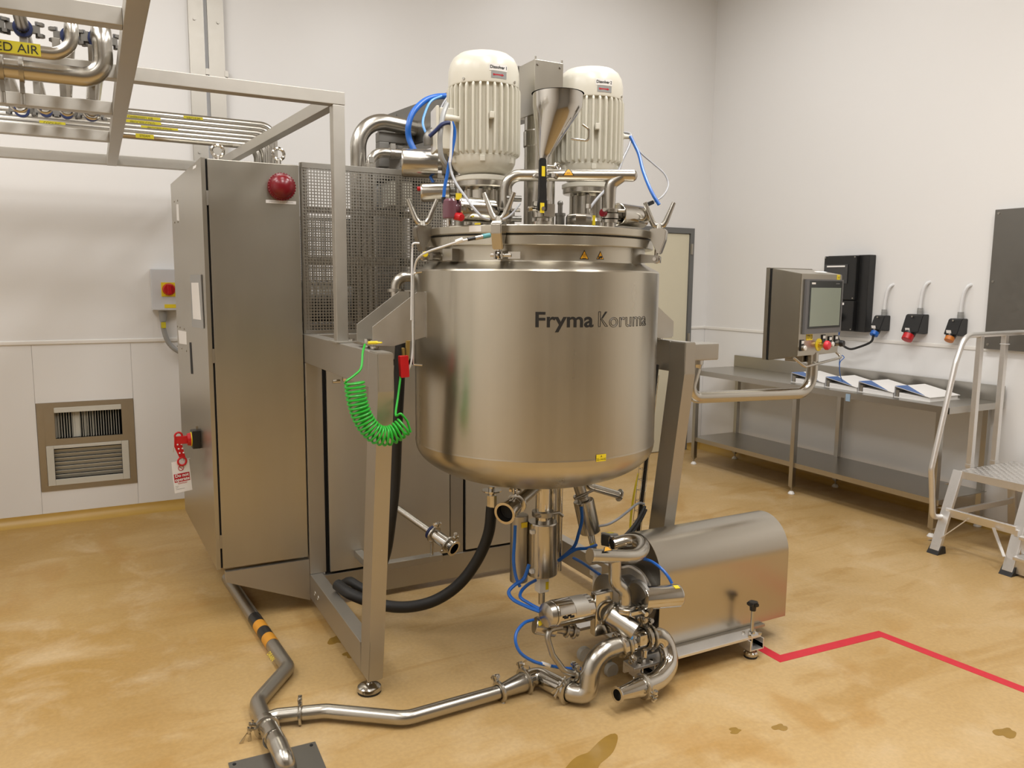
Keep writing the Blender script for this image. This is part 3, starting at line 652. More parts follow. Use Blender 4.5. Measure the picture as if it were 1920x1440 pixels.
def subdiv(bm):
    bmesh.ops.triangulate(bm,faces=bm.faces)
    for _ in range(2):
        es=[e for e in bm.edges if e.calc_length()>0.012]
        if es: bmesh.ops.subdivide_edges(bm,edges=es,cuts=1)
        bmesh.ops.triangulate(bm,faces=[f for f in bm.faces if len(f.verts)>3])
    return bm
ARC=TR*PI/180
def txtcap(bm,cap):
    return bm
bm=text_mesh('Fryma',0.0735,bold=0.0016,align='LEFT'); fitw(bm,24.6*ARC); subdiv(bm); mk('logo_lettering',wrap(bm,TR,-119.8,1.4585,0.0007),M['ink'],vs)
bm=text_mesh('oruma',0.0735,outline=0.0011,align='LEFT'); fitw(bm,24.8*ARC); mk('logo_outline_lettering',wrap(bm,TR,-87.6,1.4565,0.0003),M['ink'],vs)
bm=bmesh.new()
def flatpoly(bm,pts,z=0): 
    vv=[bm.verts.new((x,y,z)) for x,y in pts]; bm.faces.new(vv)
def strokes(bm,pts,w_=0.0019):
    for (x0,y0),(x1,y1) in zip(pts,pts[1:]+pts[:1]):
        L=math.hypot(x1-x0,y1-y0); nx,ny=-(y1-y0)/L*w_/2,(x1-x0)/L*w_/2
        flatpoly(bm,[(x0+nx,y0+ny),(x0-nx,y0-ny),(x1-nx,y1-ny),(x1+nx,y1+ny)])
strokes(bm,[(0.001,0),(0.009,0),(0.009,0.0525),(0.001,0.0525)]); strokes(bm,[(0.010,0.0265),(0.016,0.0265),(0.040,0.0005),(0.030,0.0005)]); subdiv(bm); mk('logo_outline_lettering',wrap(bm,TR,-93.0,1.4585,0.0008),M['ink'],vs)
bm=bmesh.new(); flatpoly(bm,[(0.0115,0.0285),(0.0185,0.0285),(0.0375,0.0525),(0.0285,0.0525)]); subdiv(bm); mk('logo_lettering',wrap(bm,TR,-93.0,1.4585,0.0008),M['ink'],vs)
def wraplate(name,w_,h,R,th,z,mat,lift=0.0006,par=None):
    bm=bmesh.new(); n=6
    for i in range(n):
        x0=-w_/2+w_*i/n; x1=-w_/2+w_*(i+1)/n; flatpoly(bm,[(x0,-h/2),(x1,-h/2),(x1,h/2),(x0,h/2)])
    return mk(name,wrap(bm,R,th,z,lift),mat,par or vs)
stk=wraplate('yellow_sticker',0.042,0.026,TR+0.0012,-90.1,0.9855,M['yellow'],0.0012)
bm=text_mesh('A\n22-14-02',0.011); mk('lettering',wrap(bm,TR,-90.1,0.9855,0.0030),M['ink'],stk)
def tri(R,th,z,s,kind):
    bm=bmesh.new(); h=s*0.9
    def T(k,zl): flatpoly(bm,[(-s/2*k,-h/3*k),(s/2*k,-h/3*k),(0,h*2/3*k)],zl)
    T(1,0); o=mk('warning_sign',wrap(bm,R,th,z,0.0006),M['ink'],vs)
    bm=bmesh.new(); flatpoly(bm,[(-s/2*.78,-h/3*.78),(s/2*.78,-h/3*.78),(0,h*2/3*.78)]); mk('amber_field',wrap(bm,R,th,z,0.0012),M['amber'],o)
    bm=bmesh.new()
    if kind==0:
        for dx in (-0.005,0,0.005):
            pts=[(dx+0.0012*math.sin(t*2*PI),-0.004+0.013*t) for t in [k/8 for k in range(9)]]
            for (x0,y0),(x1,y1) in zip(pts,pts[1:]): flatpoly(bm,[(x0-0.0006,y0),(x0+0.0006,y0),(x1+0.0006,y1),(x1-0.0006,y1)])
        flatpoly(bm,[(-0.008,-0.0085),(0.008,-0.0085),(0.008,-0.0068),(-0.008,-0.0068)])
    else:
        flatpoly(bm,[(-0.005,-0.006),(0.008,-0.006),(0.008,0.001),(0.001,0.003),(-0.004,-0.001)]); flatpoly(bm,[(-0.009,-0.008),(-0.004,-0.008),(-0.003,-0.006),(-0.006,0.003),(-0.0075,0.003)])
    mk('pictogram',wrap(bm,R,th,z,0.0016),M['ink'],o)
tri(0.432,-96.7,1.7045,0.037,0); tri(0.432,-87.9,1.7045,0.034,1)
# neck boss, yellow plug, level bracket
bq=TP(192,0.45,1.706); b=B(); b.obox(TP(196,0.447,1.708),Trad(196)*0.018,Ttan(196)*0.028,Z1*0.022,0.002); mk('neck_boss',b,M['dull'],vs)
b=B(); b.cyl(TP(183,0.43,1.704),TP(183,0.475,1.704),0.014,n=16); mk('sensor_socket',b,M['dull'],vs)
b=B(); c=P(797,477,Y=-3.21); b.cyl(c,c+V((-0.3,-0.9,0)).normalized()*0.022,0.0105,n=18,bev=0.003); lab(mk('yellow_plug',b,M['yellow'],vs),'yellow plastic plug')
# jacket inlet elbow at left
je=thing('jacket_inlet','small steel elbow with clamp entering the vessel jacket on its left, behind the brackets','elbow',(-4.28,-2.9,1.37))
e0=P(742,575,Y=-2.86); e1=P(742,535,Y=-2.86); e2=P(772,521,Y=-2.93)
b=B(); b.tube(fillet([e0-Z1*0.05,V((e0.x,e0.y,e1.z+0.035)),V((e0.x+0.10,e0.y-0.02,e1.z+0.035))],0.045,10),0.021,16); mk('elbow',b,M['tube'],je)
for cc,ax in ((V((e0.x,e0.y,e1.z-0.02)),Z1),(V((e0.x+0.075,e0.y-0.015,e1.z+0.035)),V((1,-0.2,0)))):
    b=B(); b.lathe(cc-ax*0.006,ax,[(0.02,0),(0.034,0),(0.034,0.012),(0.02,0.012)],24); b.tube([cc+V((0.02,-0.045,-0.005)),cc+V((0.05,-0.045,-0.005))],0.006,10); mk('clamp',b,M['dull'],je)

# ------------------------------------------------------------------ lid
LZ=1.7795
ld=thing('vessel_lid','round flanged steel vessel lid carrying the motors, funnel and valves','lid',(TC.x,TC.y,LZ))
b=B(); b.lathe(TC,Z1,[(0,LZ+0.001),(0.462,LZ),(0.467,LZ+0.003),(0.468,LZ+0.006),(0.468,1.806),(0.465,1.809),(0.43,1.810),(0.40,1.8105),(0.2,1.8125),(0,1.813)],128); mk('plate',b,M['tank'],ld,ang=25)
o=wraplate('lid_label',0.05,0.021,0.468,-147.2,1.7965,M['paper'],0.0009,ld)
b=B(); b.obox(TP(-147,0.455,1.814),Trad(-147)*0.004,Ttan(-147)*0.01,Z1*0.003); mk('yellow_mark',b,M['yellow'],ld)
b=B(); b.torus((TC.x,TC.y,1.8115),Z1,0.30,0.004,64,6); mk('weld_bead',b,M['dull'],ld)

def lid_clamp(th,label,wdir=None):
    r=Trad(th); t=Ttan(th); o=TP(th,0.47,1.745)
    g=thing('lid_clamp',label,'clamp',TP(th,0.50,1.69),'swing clamps around the vessel lid')
    b=B(); 
    for s in (-1,1): b.prism([TP(th,0.432,1.690)+t*s*0.013-t*0.003, TP(th,0.500,1.690)+t*s*0.013-t*0.003, TP(th,0.500,1.716)+t*s*0.013-t*0.003, TP(th,0.432,1.722)+t*s*0.013-t*0.003],t*0.006)
    mk('hinge_lug',b,M['dull'],g)
    b=B(); b.cyl(TP(th,0.488,1.703)-t*0.03,TP(th,0.488,1.703)+t*0.045,0.007,n=14); b.obox(TP(th,0.488,1.703)+t*0.055,t*0.022,r*0.002,Z1*0.012); mk('hinge_pin',b,M['pol'],g)
    b=B(); b.cyl(TP(th,0.488,1.703),TP(th,0.492,1.835),0.008,n=14); b.torus(TP(th,0.488,1.703),t,0.012,0.005,18,8); mk('swing_bolt',b,M['pol'],g)
    b=B(); q=[(0.462,1.812),(0.470,1.818),(0.515,1.818),(0.527,1.808),(0.524,1.775),(0.506,1.722),(0.496,1.722),(0.472,1.775),(0.466,1.778)]
    b.prism([TP(th,a,z)-t*0.019 for a,z in q],t*0.038); bmesh.ops.bevel(b.bm,geom=list(b.bm.edges),offset=0.003,segments=2,affect='EDGES'); mk('wedge_body',b,M['tube'],g)
    b=B(); c=TP(th,0.494,1.826); w0_=t if wdir is None else V(wdir).normalized()
    for s in (-1,1):
        b.tube([c+w0_*s*0.006,c+w0_*s*0.016+Z1*0.003,c+w0_*s*0.026+Z1*0.018,c+w0_*s*0.054+Z1*0.088],[0.012,0.012,0.011,0.0075],12)
    b.cyl(c-Z1*0.009,c+Z1*0.008,0.017,0.013,18); mk('wing_nut',b,M['tube'],g)
lid_clamp(181,'left swing clamp with V-shaped wing nut on the lid rim, before the mesh guard',(0.92,-0.38,0))
lid_clamp(-135.0,'front swing clamp with V-shaped wing nut on the lid rim, under the first motor')
lid_clamp(-51,'right swing clamp with V-shaped wing nut on the lid rim, near the grey door frame',(0.85,-0.52,0))

# ------------------------------------------------------------------ motors
def motor(ax,ay,zb,label,word,lth,tboxth,spin):
    g=thing('dissolver_motor',label,'motor',(ax,ay,1.81),'cream motors on the vessel lid')
    A=V((ax,ay,0))
    b=B(); b.lathe(A,Z1,[(0,1.809),(0.085,1.809),(0.085,1.825),(0.062,1.830),(0.062,zb-0.052),(0.075,zb-0.045),(0.100,zb-0.042),(0.104,zb-0.038),(0.104,zb-0.020),(0,zb-0.020)],40); hs_=mk('bearing_housing',b,M['tube'],g)
    for q in ring_of(8,0.066,A+Z1*1.83,Z1,0.2):
        b=B(); b.cyl(q,V((q.x,q.y,zb-0.048)),0.009,n=10); mk('housing_rib',b,M['tube'],hs_)
    b=B(); b.lathe(A,Z1,[(0,zb-0.02),(0.105,zb-0.02),(0.108,zb-0.017),(0.108,zb-0.004),(0.100,zb),(0.075,zb+0.006),(0.09,zb+0.012),(0.112,zb+0.03),(0.122,zb+0.05),(0.124,zb+0.07),(0.118,zb+0.075),(0,zb+0.075)],48); fl=mk('end_bell',b,M['cream'],g)
    for q in ring_of(6,0.116,A+Z1*(zb+0.055),Z1,spin):
        b=B(); rd=(q-A-Z1*(zb+0.055)).normalized(); b.obox(q,rd*0.014,rd.cross(Z1)*0.010,Z1*0.011,0.003); b.hexn(q+Z1*0.013,Z1,0.006,0.006); mk('bolt_boss',b,M['cream'],fl)
    b=B(); b.lathe(A,Z1,[(0,zb+0.07),(0.121,zb+0.07),(0.121,zb+0.335),(0,zb+0.335)],48); bd=mk('stator_body',b,M['cream'],g)
    b=B(); 
    pr=[(0.118,0),(0.118,0.25),(0.134,0.25),(0.139,0.244),(0.141,0.235),(0.141,0.012),(0.139,0.006),(0.130,0)]
    b.prism([V((x,-0.0042,z)) for x,z in pr],(0,0.0084,0)); bmesh.ops.bevel(b.bm,geom=[e for e in b.bm.edges if abs(e.verts[0].co.y-e.verts[1].co.y)<1e-6 and e.verts[0].co.x>0.125 and e.verts[1].co.x>0.125],offset=0.002,segments=2,affect='EDGES')
    bmesh.ops.translate(b.bm,verts=b.bm.verts,vec=V((ax,ay,zb+0.075)))
    f0=mk('cooling_fin',b,M['cream'],bd,origin=(ax,ay,zb+0.075))
    N=32
    for i in range(N):
        if i==0: f0.rotation_euler=(0,0,spin); continue
        c=f0.copy(); COL.objects.link(c); c.parent=bd; c.location=f0.location; c.rotation_euler=(0,0,spin+2*PI*i/N)
    b=B(); zt=zb+0.325
    b.lathe(A,Z1,[(0.10,zt),(0.133,zt),(0.135,zt+0.004),(0.135,zt+0.035),(0.1335,zt+0.060),(0.128,zt+0.085),(0.116,zt+0.106),(0.098,zt+0.120),(0.070,zt+0.1265),(0.03,zt+0.128),(0,zt+0.128)],56); cw=mk('fan_cowl',b,M['cream'],g)
    for q in ring_of(4,0.1345,A+Z1*(zt+0.012),Z1,spin+0.5):
        b=B(); rd=(q-A-Z1*(zt+0.012)).normalized(); b.cyl(q,q+rd*0.004,0.005,n=12); mk('cowl_screw',b,M['dull'],cw)
    def mwrap(bm,R,th,z,lift):
        for v in bm.verts:
            a=math.radians(th)+v.co.x/R; rr=R+lift+v.co.z; v.co=V((ax+rr*math.cos(a),ay+rr*math.sin(a),z+v.co.y))
        return bm
    def mp(name,w_,h,x,y,mat,lift,par):
        bm=bmesh.new(); n=6
        for i in range(n):
            x0=x-w_/2+w_*i/n; x1=x-w_/2+w_*(i+1)/n; flatpoly(bm,[(x0,y-h/2),(x1,y-h/2),(x1,y+h/2),(x0,y+h/2)])
        return mk(name,mwrap(bm,0.135,lth,zt+0.038,lift),mat,par)
    lp=mp('name_label',0.072,0.024,0,0.013,M['paper'],0.0008,g)
    bm=text_mesh(word,0.0155,bold=0.0004); fitw(bm,0.066)
    for v in bm.verts: v.co.x-=0.033; v.co.y+=0.013
    mk('lettering',mwrap(bm,0.135,lth,zt+0.038,0.0016),M['ink'],lp)
    ap=mp('arrow_label',0.062,0.024,0.002,-0.013,M['greyp'],0.0008,g)
    bm=bmesh.new(); y=-0.013
    flatpoly(bm,[(-0.016,y-0.0022),(0.012,y-0.0022),(0.012,y+0.0022),(-0.016,y+0.0022)]); flatpoly(bm,[(0.012,y-0.005),(0.021,y),(0.012,y+0.005)]); flatpoly(bm,[(-0.022,y-0.004),(-0.014,y-0.002),(-0.014,y+0.002),(-0.022,y+0.004)])
    mk('arrow',mwrap(bm,0.135,lth,zt+0.038,0.0016),M['rink'],ap)
    if tboxth is not None:
        a=math.radians(tboxth); rd=V((math.cos(a),math.sin(a),0)); tt=V((-math.sin(a),math.cos(a),0))
        b=B(); b.obox(A+rd*0.152+Z1*(zb+0.165),rd*0.030,tt*0.055,Z1*0.075,0.006); tb=mk('terminal_box',b,M['cream'],g)
        b=B(); b.obox(A+rd*0.188+Z1*(zb+0.165),rd*0.006,tt*0.060,Z1*0.080,0.004); mk('terminal_lid',b,M['cream'],tb)
    a=math.radians(lth-12); rd=V((math.cos(a),math.sin(a),0)); b=B(); b.obox(A+rd*0.141+Z1*(zb+0.205),rd*0.014,rd.cross(Z1)*0.008,Z1*0.012,0.003); mk('lifting_lug',b,M['cream'],g)
    a=math.radians(lth-66); rd=V((math.cos(a),math.sin(a),0)); c=A+rd*0.14+Z1*(zb+0.195)
    b=B(); b.tube(fillet([c-rd*0.02,c+rd*0.025,c+rd*0.028-rd.cross(Z1)*(-0.045)+Z1*0.01],0.015,6),0.011,12); mk('cable_elbow',b,M['cream'],g)
    return g
motor(-3.93,-3.13,2.010,'left cream finned electric motor labelled Dissolver 1 on the vessel lid','Dissolver 1',-92.0,168,0.05)
motor(-3.45,-3.13,2.016,'right cream finned electric motor labelled Dissolver 2, behind the funnel','Dissolver 2',-98.5,60,0.12)

# ------------------------------------------------------------------ lid pipework
def clampring(par,c,ax,r,side,style='wing',mat=None,name='clamp'):
    """hinged pipe clamp around a pipe of radius r, with its screw on `side`"""
    ax=V(ax).normalized(); c=V(c); side=V(side); side=(side-ax*side.dot(ax)).normalized(); tn=ax.cross(side)
    mat=mat or M['tube']
    b=B(); w_=0.008
    b.lathe(c-ax*w_,ax,[(r*0.98,0),(r+0.008,0.001),(r+0.013,0.004),(r+0.013,0.012),(r+0.008,0.015),(r*0.98,0.016)],32)
    for s in (-1,1): b.obox(c+side*(r+0.022)+tn*s*0.008,side*0.014,tn*0.004,ax*0.007,0.001)
    b.ball(c-side*(r+0.014),0.008,10)
    o=mk(name,b,mat,par)
    b=B(); q=c+side*(r+0.026)
    b.cyl(q-tn*0.022,q+tn*0.028,0.0045,n=10)
    if style=='wing':
        b.cyl(q+tn*0.012,q+tn*0.022,0.009,0.007,12)
        for s in (-1,1): b.prism([q+tn*0.014+side*s*0.004-ax*0.0015,q+tn*0.02+side*s*0.004-ax*0.0015,q+tn*0.062+side*s*0.022-ax*0.0015,q+tn*0.062+side*s*0.008-ax*0.0015],ax*0.003)
    else:
        b.hexn(q+tn*0.020,tn,0.010,0.012); b.hexn(q-tn*0.016,tn,0.009,0.008)
    mk('wing_nut' if style=='wing' else 'clamp_nut',b,M['pol'],o)
    return o
mp_=thing('vacuum_manifold','bent steel vent pipe running across the lid in front of the motors','pipe',(-3.93,-3.32,1.81))
L0=V((-3.934,-3.325,1.875)); L1=V((-3.934,-3.325,1.997)); R1_=V((-3.535,-3.555,1.997)); md=(R1_-L1).normalized()
b=B(); pth=fillet([L0,L1,R1_],0.055,12)
b.tube(pth+[R1_+md*0.006,R1_+md*0.012,R1_+md*0.016],[0.0215]*len(pth)+[0.019,0.014,0.004],18); mk('main_tube',b,M['tube'],mp_)
BR=L1+md*((R1_-L1).length-0.075)
b=B(); b.tube(fillet([BR+md*0.04,BR-md*0.006-Z1*0.03,V((BR.x-md.x*0.006,BR.y-md.y*0.006,1.875))],0.03,10),[0.0205]*1+[0.0225]*(len(fillet([BR+md*0.04,BR-md*0.006-Z1*0.03,V((BR.x,BR.y,1.875))],0.03,10))-2)+[0.019],16); mk('branch_tube',b,M['tube'],mp_)
b=B(); n_=(V((CAM.x,CAM.y,1.9))-L1).normalized(); q=P(1065,324,Y=-3.41); qq=L1+md*((q-L1).dot(md)); nrm=(V((CAM.x,CAM.y,1.9))-qq); nrm=(nrm-md*nrm.dot(md)).normalized(); uu=md.cross(nrm)*-1
if uu.z<0: uu=-uu
def onp_(u,a,r): return qq+md*u+(nrm*math.cos(math.radians(a))+uu*math.sin(math.radians(a)))*r
def strip_(b,rows,r):
    for (a0,u0,u1),(a1,v0,v1) in zip(rows,rows[1:]): b.face([onp_(u0,a0,r),onp_(u1,a0,r),onp_(v1,a1,r),onp_(v0,a1,r)])
b=B(); strip_(b,[(-8,-0.021,0.021),(12,-0.0165,0.0165),(32,-0.012,0.012),(52,-0.0075,0.0075),(72,-0.003,0.003)],0.0219); wsg=mk('warning_sign',b,M['ink'],mp_)
b=B(); strip_(b,[(-4,-0.0165,0.0165),(14,-0.0125,0.0125),(32,-0.0085,0.0085),(50,-0.0045,0.0045),(62,-0.002,0.002)],0.0222); mk('amber_field',b,M['amber'],wsg)
b=B()
for du in (-0.004,0,0.004): b.obox(onp_(du,18,0.0224),md*0.0007,onp_(du,26,0.0224)-onp_(du,18,0.0224),nrm*0.0001)
mk('pictogram',b,M['ink'],wsg)
def valve(name,label,base,zt,adir,alen,ar,red=True,cat='valve',mat=None,gap=0.05,r=0.02,head=False,zq=None):
    base=V(base); ad=V(adir).normalized(); g=thing(name,label,cat,base); mat=mat or M['pol']
    b=B(); h=zt-base.z
    b.lathe(base,Z1,[(0,0),(r,0),(r,h*0.25),(r+0.012,h*0.27),(r+0.012,h*0.42),(r+0.006,h*0.45),(r+0.014,h*0.48),(r+0.014,h*0.72),(r+0.006,h*0.75),(r+0.012,h*0.80),(r+0.012,h*0.95),(r,h),(0,h)],28); mk('valve_body',b,M['tube'],g)
    for s in (-1,1):
        b=B(); q=base+Z1*(h*0.88)+ad.cross(Z1)*s*0.0+ad*(-0.0)+V((0.025*s,-0.018,0)); b.cyl(q,q+V((0.02*s,-0.012,0)),0.0065,n=10); mk('clamp_bolt',b,M['dull'],g)
    zc=zq or base.z+h*0.58; c0=V((base.x,base.y,zc))
    b=B(); b.cyl(c0+ad*(r+0.01),c0+ad*(gap+0.004),0.012,n=14); b.obox(c0+ad*(gap-0.008),ad*0.010,ad.cross(Z1)*0.022,Z1*0.006); mk('yoke',b,M['dull'],g)
    b=B(); b.lathe(c0+ad*gap,ad,[(0,0.006),(ar-0.006,0.004),(ar-0.002,0),(ar,0.004),(ar,alen-0.008),(ar-0.004,alen-0.002),(ar-0.010,alen),(0,alen)],36); mk('actuator_cylinder',b,mat,g)
    if red:
        b=B(); b.cyl(c0-ad*(r+0.012),c0-ad*(r+0.026),0.014,n=18,bev=0.002); lab(mk('position_cap',b,M['dred'],g),'dark red round cap')
    if head:
        e=c0+ad*(gap+alen); b=B(); b.lathe(e+ad*0.022-Z1*0.036,Z1,[(0,0),(0.022,0),(0.026,0.006),(0.026,0.060),(0.020,0.068),(0,0.068)],24); b.cyl(e-ad*0.004,e+ad*0.01,0.024,n=20); lab(mk('indicator_housing',b,plain('purple_tinted_plastic',(0.16,0.07,0.09),0.12),g),'dark purple clear housing')
        b=B(); b.cyl(e+ad*0.008+V((0.0,-0.01,-0.026)),e+ad*0.0+V((0.004,-0.046,-0.034)),0.0135,n=18,bev=0.003); lab(mk('red_cap',b,M['red'],g),'bright red cap')
        b=B(); b.cyl(e+Z1*0.03+V((0.006,-0.012,0)),e+Z1*0.052+V((0.006,-0.014,0)),0.011,n=12); mk('yellow_fitting',b,M['yellow'],g)
    return g
c0=P(845,392,Y=-3.34); vb=V((L0.x,L0.y,1.811)); av=(V((c0.x,c0.y,0))-V((vb.x,vb.y,0))).normalized()
valve('vent_valve','polished vent valve lying left under the Dissolver 1 motor, with purple-tinted housing and red cap',vb,1.880,av,0.150,0.043,False,gap=0.055,head=True,zq=1.866)
vb2=V((BR.x-md.x*0.006,BR.y-md.y*0.006,1.811)); dq=P(1240,402,Y=-3.40); av2=(V((dq.x,dq.y,0))-V((vb2.x,vb2.y,0))).normalized()
valve('vent_valve','polished vent valve with dark red cap on the lid, behind the right swing clamp',vb2,1.880,av2,0.165,0.042,True,gap=0.045,zq=1.862)
pa=P(846,309,Y=-2.93); pb=P(752,305,Y=-2.86)
g=thing('actuated_valve','large dull steel cylinder valve actuator beside the left motor, above the guard','valve',pa-Z1*0.1)
ad=(pb-pa).normalized(); ln=(pb-pa).length
b=B(); b.lathe(pa+ad*0.055,ad,[(0,0.012),(0.035,0.01),(0.052,0.004),(0.056,0.0),(0.056,ln-0.065),(0.052,ln-0.058),(0,ln-0.055)],40); mk('actuator_cylinder',b,M['tube'],g)
b=B(); b.cyl(pa-ad*0.01,pa+ad*0.06,0.024,n=20); b.obox(pa+ad*0.025,ad*0.012,Z1*0.040,ad.cross(Z1)*0.030,0.003); mk('valve_yoke',b,M['dull'],g)
b=B(); b.cyl(pa-Z1*0.055,pa+Z1*0.055,0.030,n=24,bev=0.004); mk('valve_body',b,M['darkmetal'],g)
qb=P(845,360,Y=-2.98); qa=P(790,361,Y=-2.93)
g=thing('actuated_valve','small dull valve actuator with red end cap, under the larger actuator beside the left motor','valve',qb-Z1*0.05)
ad=(qa-qb).normalized(); ln=(qa-qb).length
b=B(); b.lathe(qb,ad,[(0,0),(0.034,0.0),(0.038,0.005),(0.038,ln-0.008),(0.034,ln),(0,ln)],32); mk('actuator_cylinder',b,M['tube'],g)
b=B(); b.cyl(qa+ad*0.0+Z1*0.015,qa+ad*0.016+Z1*0.015,0.009,n=12); lab(mk('end_cap',b,M['red'],g),'red end cap')
b=B(); b.cyl(qb-ad*0.04,qb+ad*0.004,0.018,n=16); b.cyl(qb-ad*0.045-Z1*0.12,qb-ad*0.045+Z1*0.03,0.022,n=18); mk('valve_body',b,M['darkmetal'],g)
# support pillar for those valves
eltube('valve_riser','dark steel riser pipe between the two dull actuators and the lid edge',[(qb.x+0.03,qb.y-0.02,1.812),(qb.x+0.03,qb.y-0.02,pa.z-0.05)],0.02,0.02,M['dull'])
# small pillars on the left of the lid
b=B(); q=P(842,418,Y=-3.25); b.cyl((q.x,q.y,1.810),(q.x,q.y,1.86),0.010,n=14); tag(mk('support_post',b,M['pol']),'short polished post on the lid under the red cap','post')
# funnel
fn=thing('filling_funnel','polished steel filling funnel with black lever valve standing on the lid','funnel',(-3.862,-3.455,1.811))
FT=P(1046,176,Y=-3.455); FB=P(1018,300,Y=-3.455); ru=0.089
b=B(); rings=[]
def circ(c,r,n=40): return [c+V((math.cos(2*PI*i/n),math.sin(2*PI*i/n),0))*r for i in range(n)]
spec=[(FT,ru+0.004),(FT,ru),(FT-Z1*0.004,ru),(FT-Z1*0.045,ru*0.985)]
for k in range(1,9):
    t=k/8; spec.append(((FT-Z1*0.05).lerp(FB,t),ru*0.98*(1-t)+0.016*t))
spec.append((FB-Z1*0.10,0.016))
spec_in=[(c,max(r-0.0025,0.005)) for c,r in spec[1:]]
def skinrings(b,sp,flip=False):
    prev=None
    for c,r in sp:
        cur=[b.bm.verts.new(p) for p in circ(c,r)]
        if prev:
            for i in range(40): b.bm.faces.new([prev[i],prev[(i+1)%40],cur[(i+1)%40],cur[i]])
        prev=cur
skinrings(b,[(spec[-1][0],0.0135)]+list(reversed(spec_in))+spec); mk('cone',b,M['pol'],fn)
b=B(); h=FB+V((0.055,-0.0,0.03)); b.tube(fillet([FT+V((0.06,-0.07,-0.11)),FT+V((0.085,-0.075,-0.125)),FT+V((0.085,-0.075,-0.165)),FT+V((0.03,-0.045,-0.158))],0.012,5),0.004,8); mk('side_handle',b,M['tube'],fn)
vx,vy=FB.x,FB.y
b=B(); b.lathe((vx,vy,1.811),Z1,[(0,0),(0.040,0),(0.040,0.014),(0.026,0.017),(0.026,0.026),(0.038,0.029),(0.038,0.062),(0.030,0.066),(0.036,0.070),(0.036,0.084),(0.018,0.090),(0.018,0.10),(0,0.10)],32); mk('valve_body',b,M['tube'],fn)
b=B(); b.obox(V((vx-0.002,vy-0.05,1.862)),X1*0.022,Y1*0.006,Z1*0.022,0.002); b.cyl((vx-0.07,vy-0.02,1.866),(vx-0.02,vy-0.02,1.866),0.006,n=10); b.hexn((vx-0.062,vy-0.02,1.866),X1,0.010,0.014); mk('valve_bonnet',b,M['pol'],fn)
hp0=P(1018,391,Y=vy-0.058); htop=P(1019,296,Y=vy-0.058)
b=B(); hd=(htop-hp0); b.prism([hp0+V((-0.017,0,-0.008)),hp0+V((0.017,0,-0.008)),hp0+V((0.019,0,0.012)),hp0+V((0.0145,0,0.04)),htop+V((0.013,0,-0.006)),htop+V((0.009,0,0)),htop+V((-0.009,0,0)),htop+V((-0.013,0,-0.006)),hp0+V((-0.0145,0,0.04)),hp0+V((-0.019,0,0.012))],(0,0.012,0)); bmesh.ops.bevel(b.bm,geom=list(b.bm.edges),offset=0.002,segments=2,affect='EDGES'); lv=mk('lever_handle',b,M['black'],fn)
b=B(); b.cyl(hp0-Y1*0.004,hp0+Y1*0.02,0.007,n=14); mk('lever_screw',b,M['pol'],lv)
plate(fn,'yellow_sticker',htop+V((0,-0.0008,-0.045)),X1,Z1,0.013,0.034,M['yellow'],0.0006)
plate(fn,'yellow_sticker',V((vx-0.034,vy-0.058,1.868)),X1,Z1,0.016,0.034,M['yellow'],0.0012)
clampring(fn,FB-Z1*0.055,Z1,0.016,(0.6,-0.6,0),'hex')
# column side clamp shown above the manifold
b=B(); q=P(1045,313,Y=-3.30); b.torus(q,V((0.3,-1,0.2)),0.014,0.005,18,8); b.cyl(q-X1*0.05,q-X1*0.012,0.005,n=8); tag(mk('eye_clamp',b,M['pol']),'small polished eye clamp just above the vent pipe, right of the lever','clamp')
# sight glass & lamp
sg=thing('sight_glass','polished steel sight glass housing on the lid under the right motor','sight glass',(-3.60,-3.37,1.811))
q=P(1085,415,Y=-3.38)
b=B(); b.lathe((q.x,q.y,1.811),Z1,[(0,0),(0.060,0),(0.060,0.010),(0.050,0.012),(0.050,0.045),(0.044,0.055),(0,0.058)],8); mk('housing',b,M['pol'],sg)
b=B(); b.lathe((q.x+0.075,q.y+0.03,1.811),Z1,[(0,0),(0.042,0),(0.042,0.034),(0.030,0.048),(0,0.048)],28); mk('lamp_body',b,M['tube'],sg)
b=B(); b.cyl((q.x+0.03,q.y-0.02,1.825),(q.x+0.03,q.y-0.02,1.893),0.006,n=12); b.hexn((q.x+0.03,q.y-0.02,1.897),Z1,0.011,0.016); mk('wing_bolt',b,M['pol'],sg)
plate(sg,'yellow_sticker',V((q.x+0.046,q.y-0.034,1.845)),X1,Z1,0.012,0.036,M['yellow'],0.001)
b=B(); q=P(1050,414,Y=-3.30); b.cyl((q.x,q.y,1.811),(q.x,q.y,1.865),0.018,n=18); b.cyl((q.x,q.y,1.865),(q.x,q.y,1.875),0.021,n=18); b.cyl((q.x,q.y,1.875),(q.x,q.y,1.905),0.009,n=12); b.ball((q.x,q.y,1.912),0.011,12); tag(mk('pressure_sensor',b,M['darkmetal']),'small dark cylindrical sensor on the lid between the funnel valve and sight glass','sensor')
# cluster of dark stubs by the first clamp
st=thing('clamp_stubs','pair of dark round stub pipes on the lid right of the front swing clamp','pipe stub',(-3.9,-3.36,1.811))
for py_ in (372,410):
    q=P(968,py_,Y=-3.36); b=B(); b.lathe(q-V((0.03,-0.02,0)),V((1,-0.35,0)),[(0.0065,0.055),(0.0065,0.02),(0,0.02)],16); b.lathe(q-V((0.03,-0.02,0)),V((1,-0.35,0)),[(0,0),(0.011,0),(0.011,0.055),(0.0065,0.055)],16); mk('stub',b,M['darkmetal'],st)
b=B(); q=P(968,391,Y=-3.34); b.box((q.x-0.03,q.y,1.811),(q.x-0.005,q.y+0.03,1.875),0.003); mk('block',b,M['dull'],st)
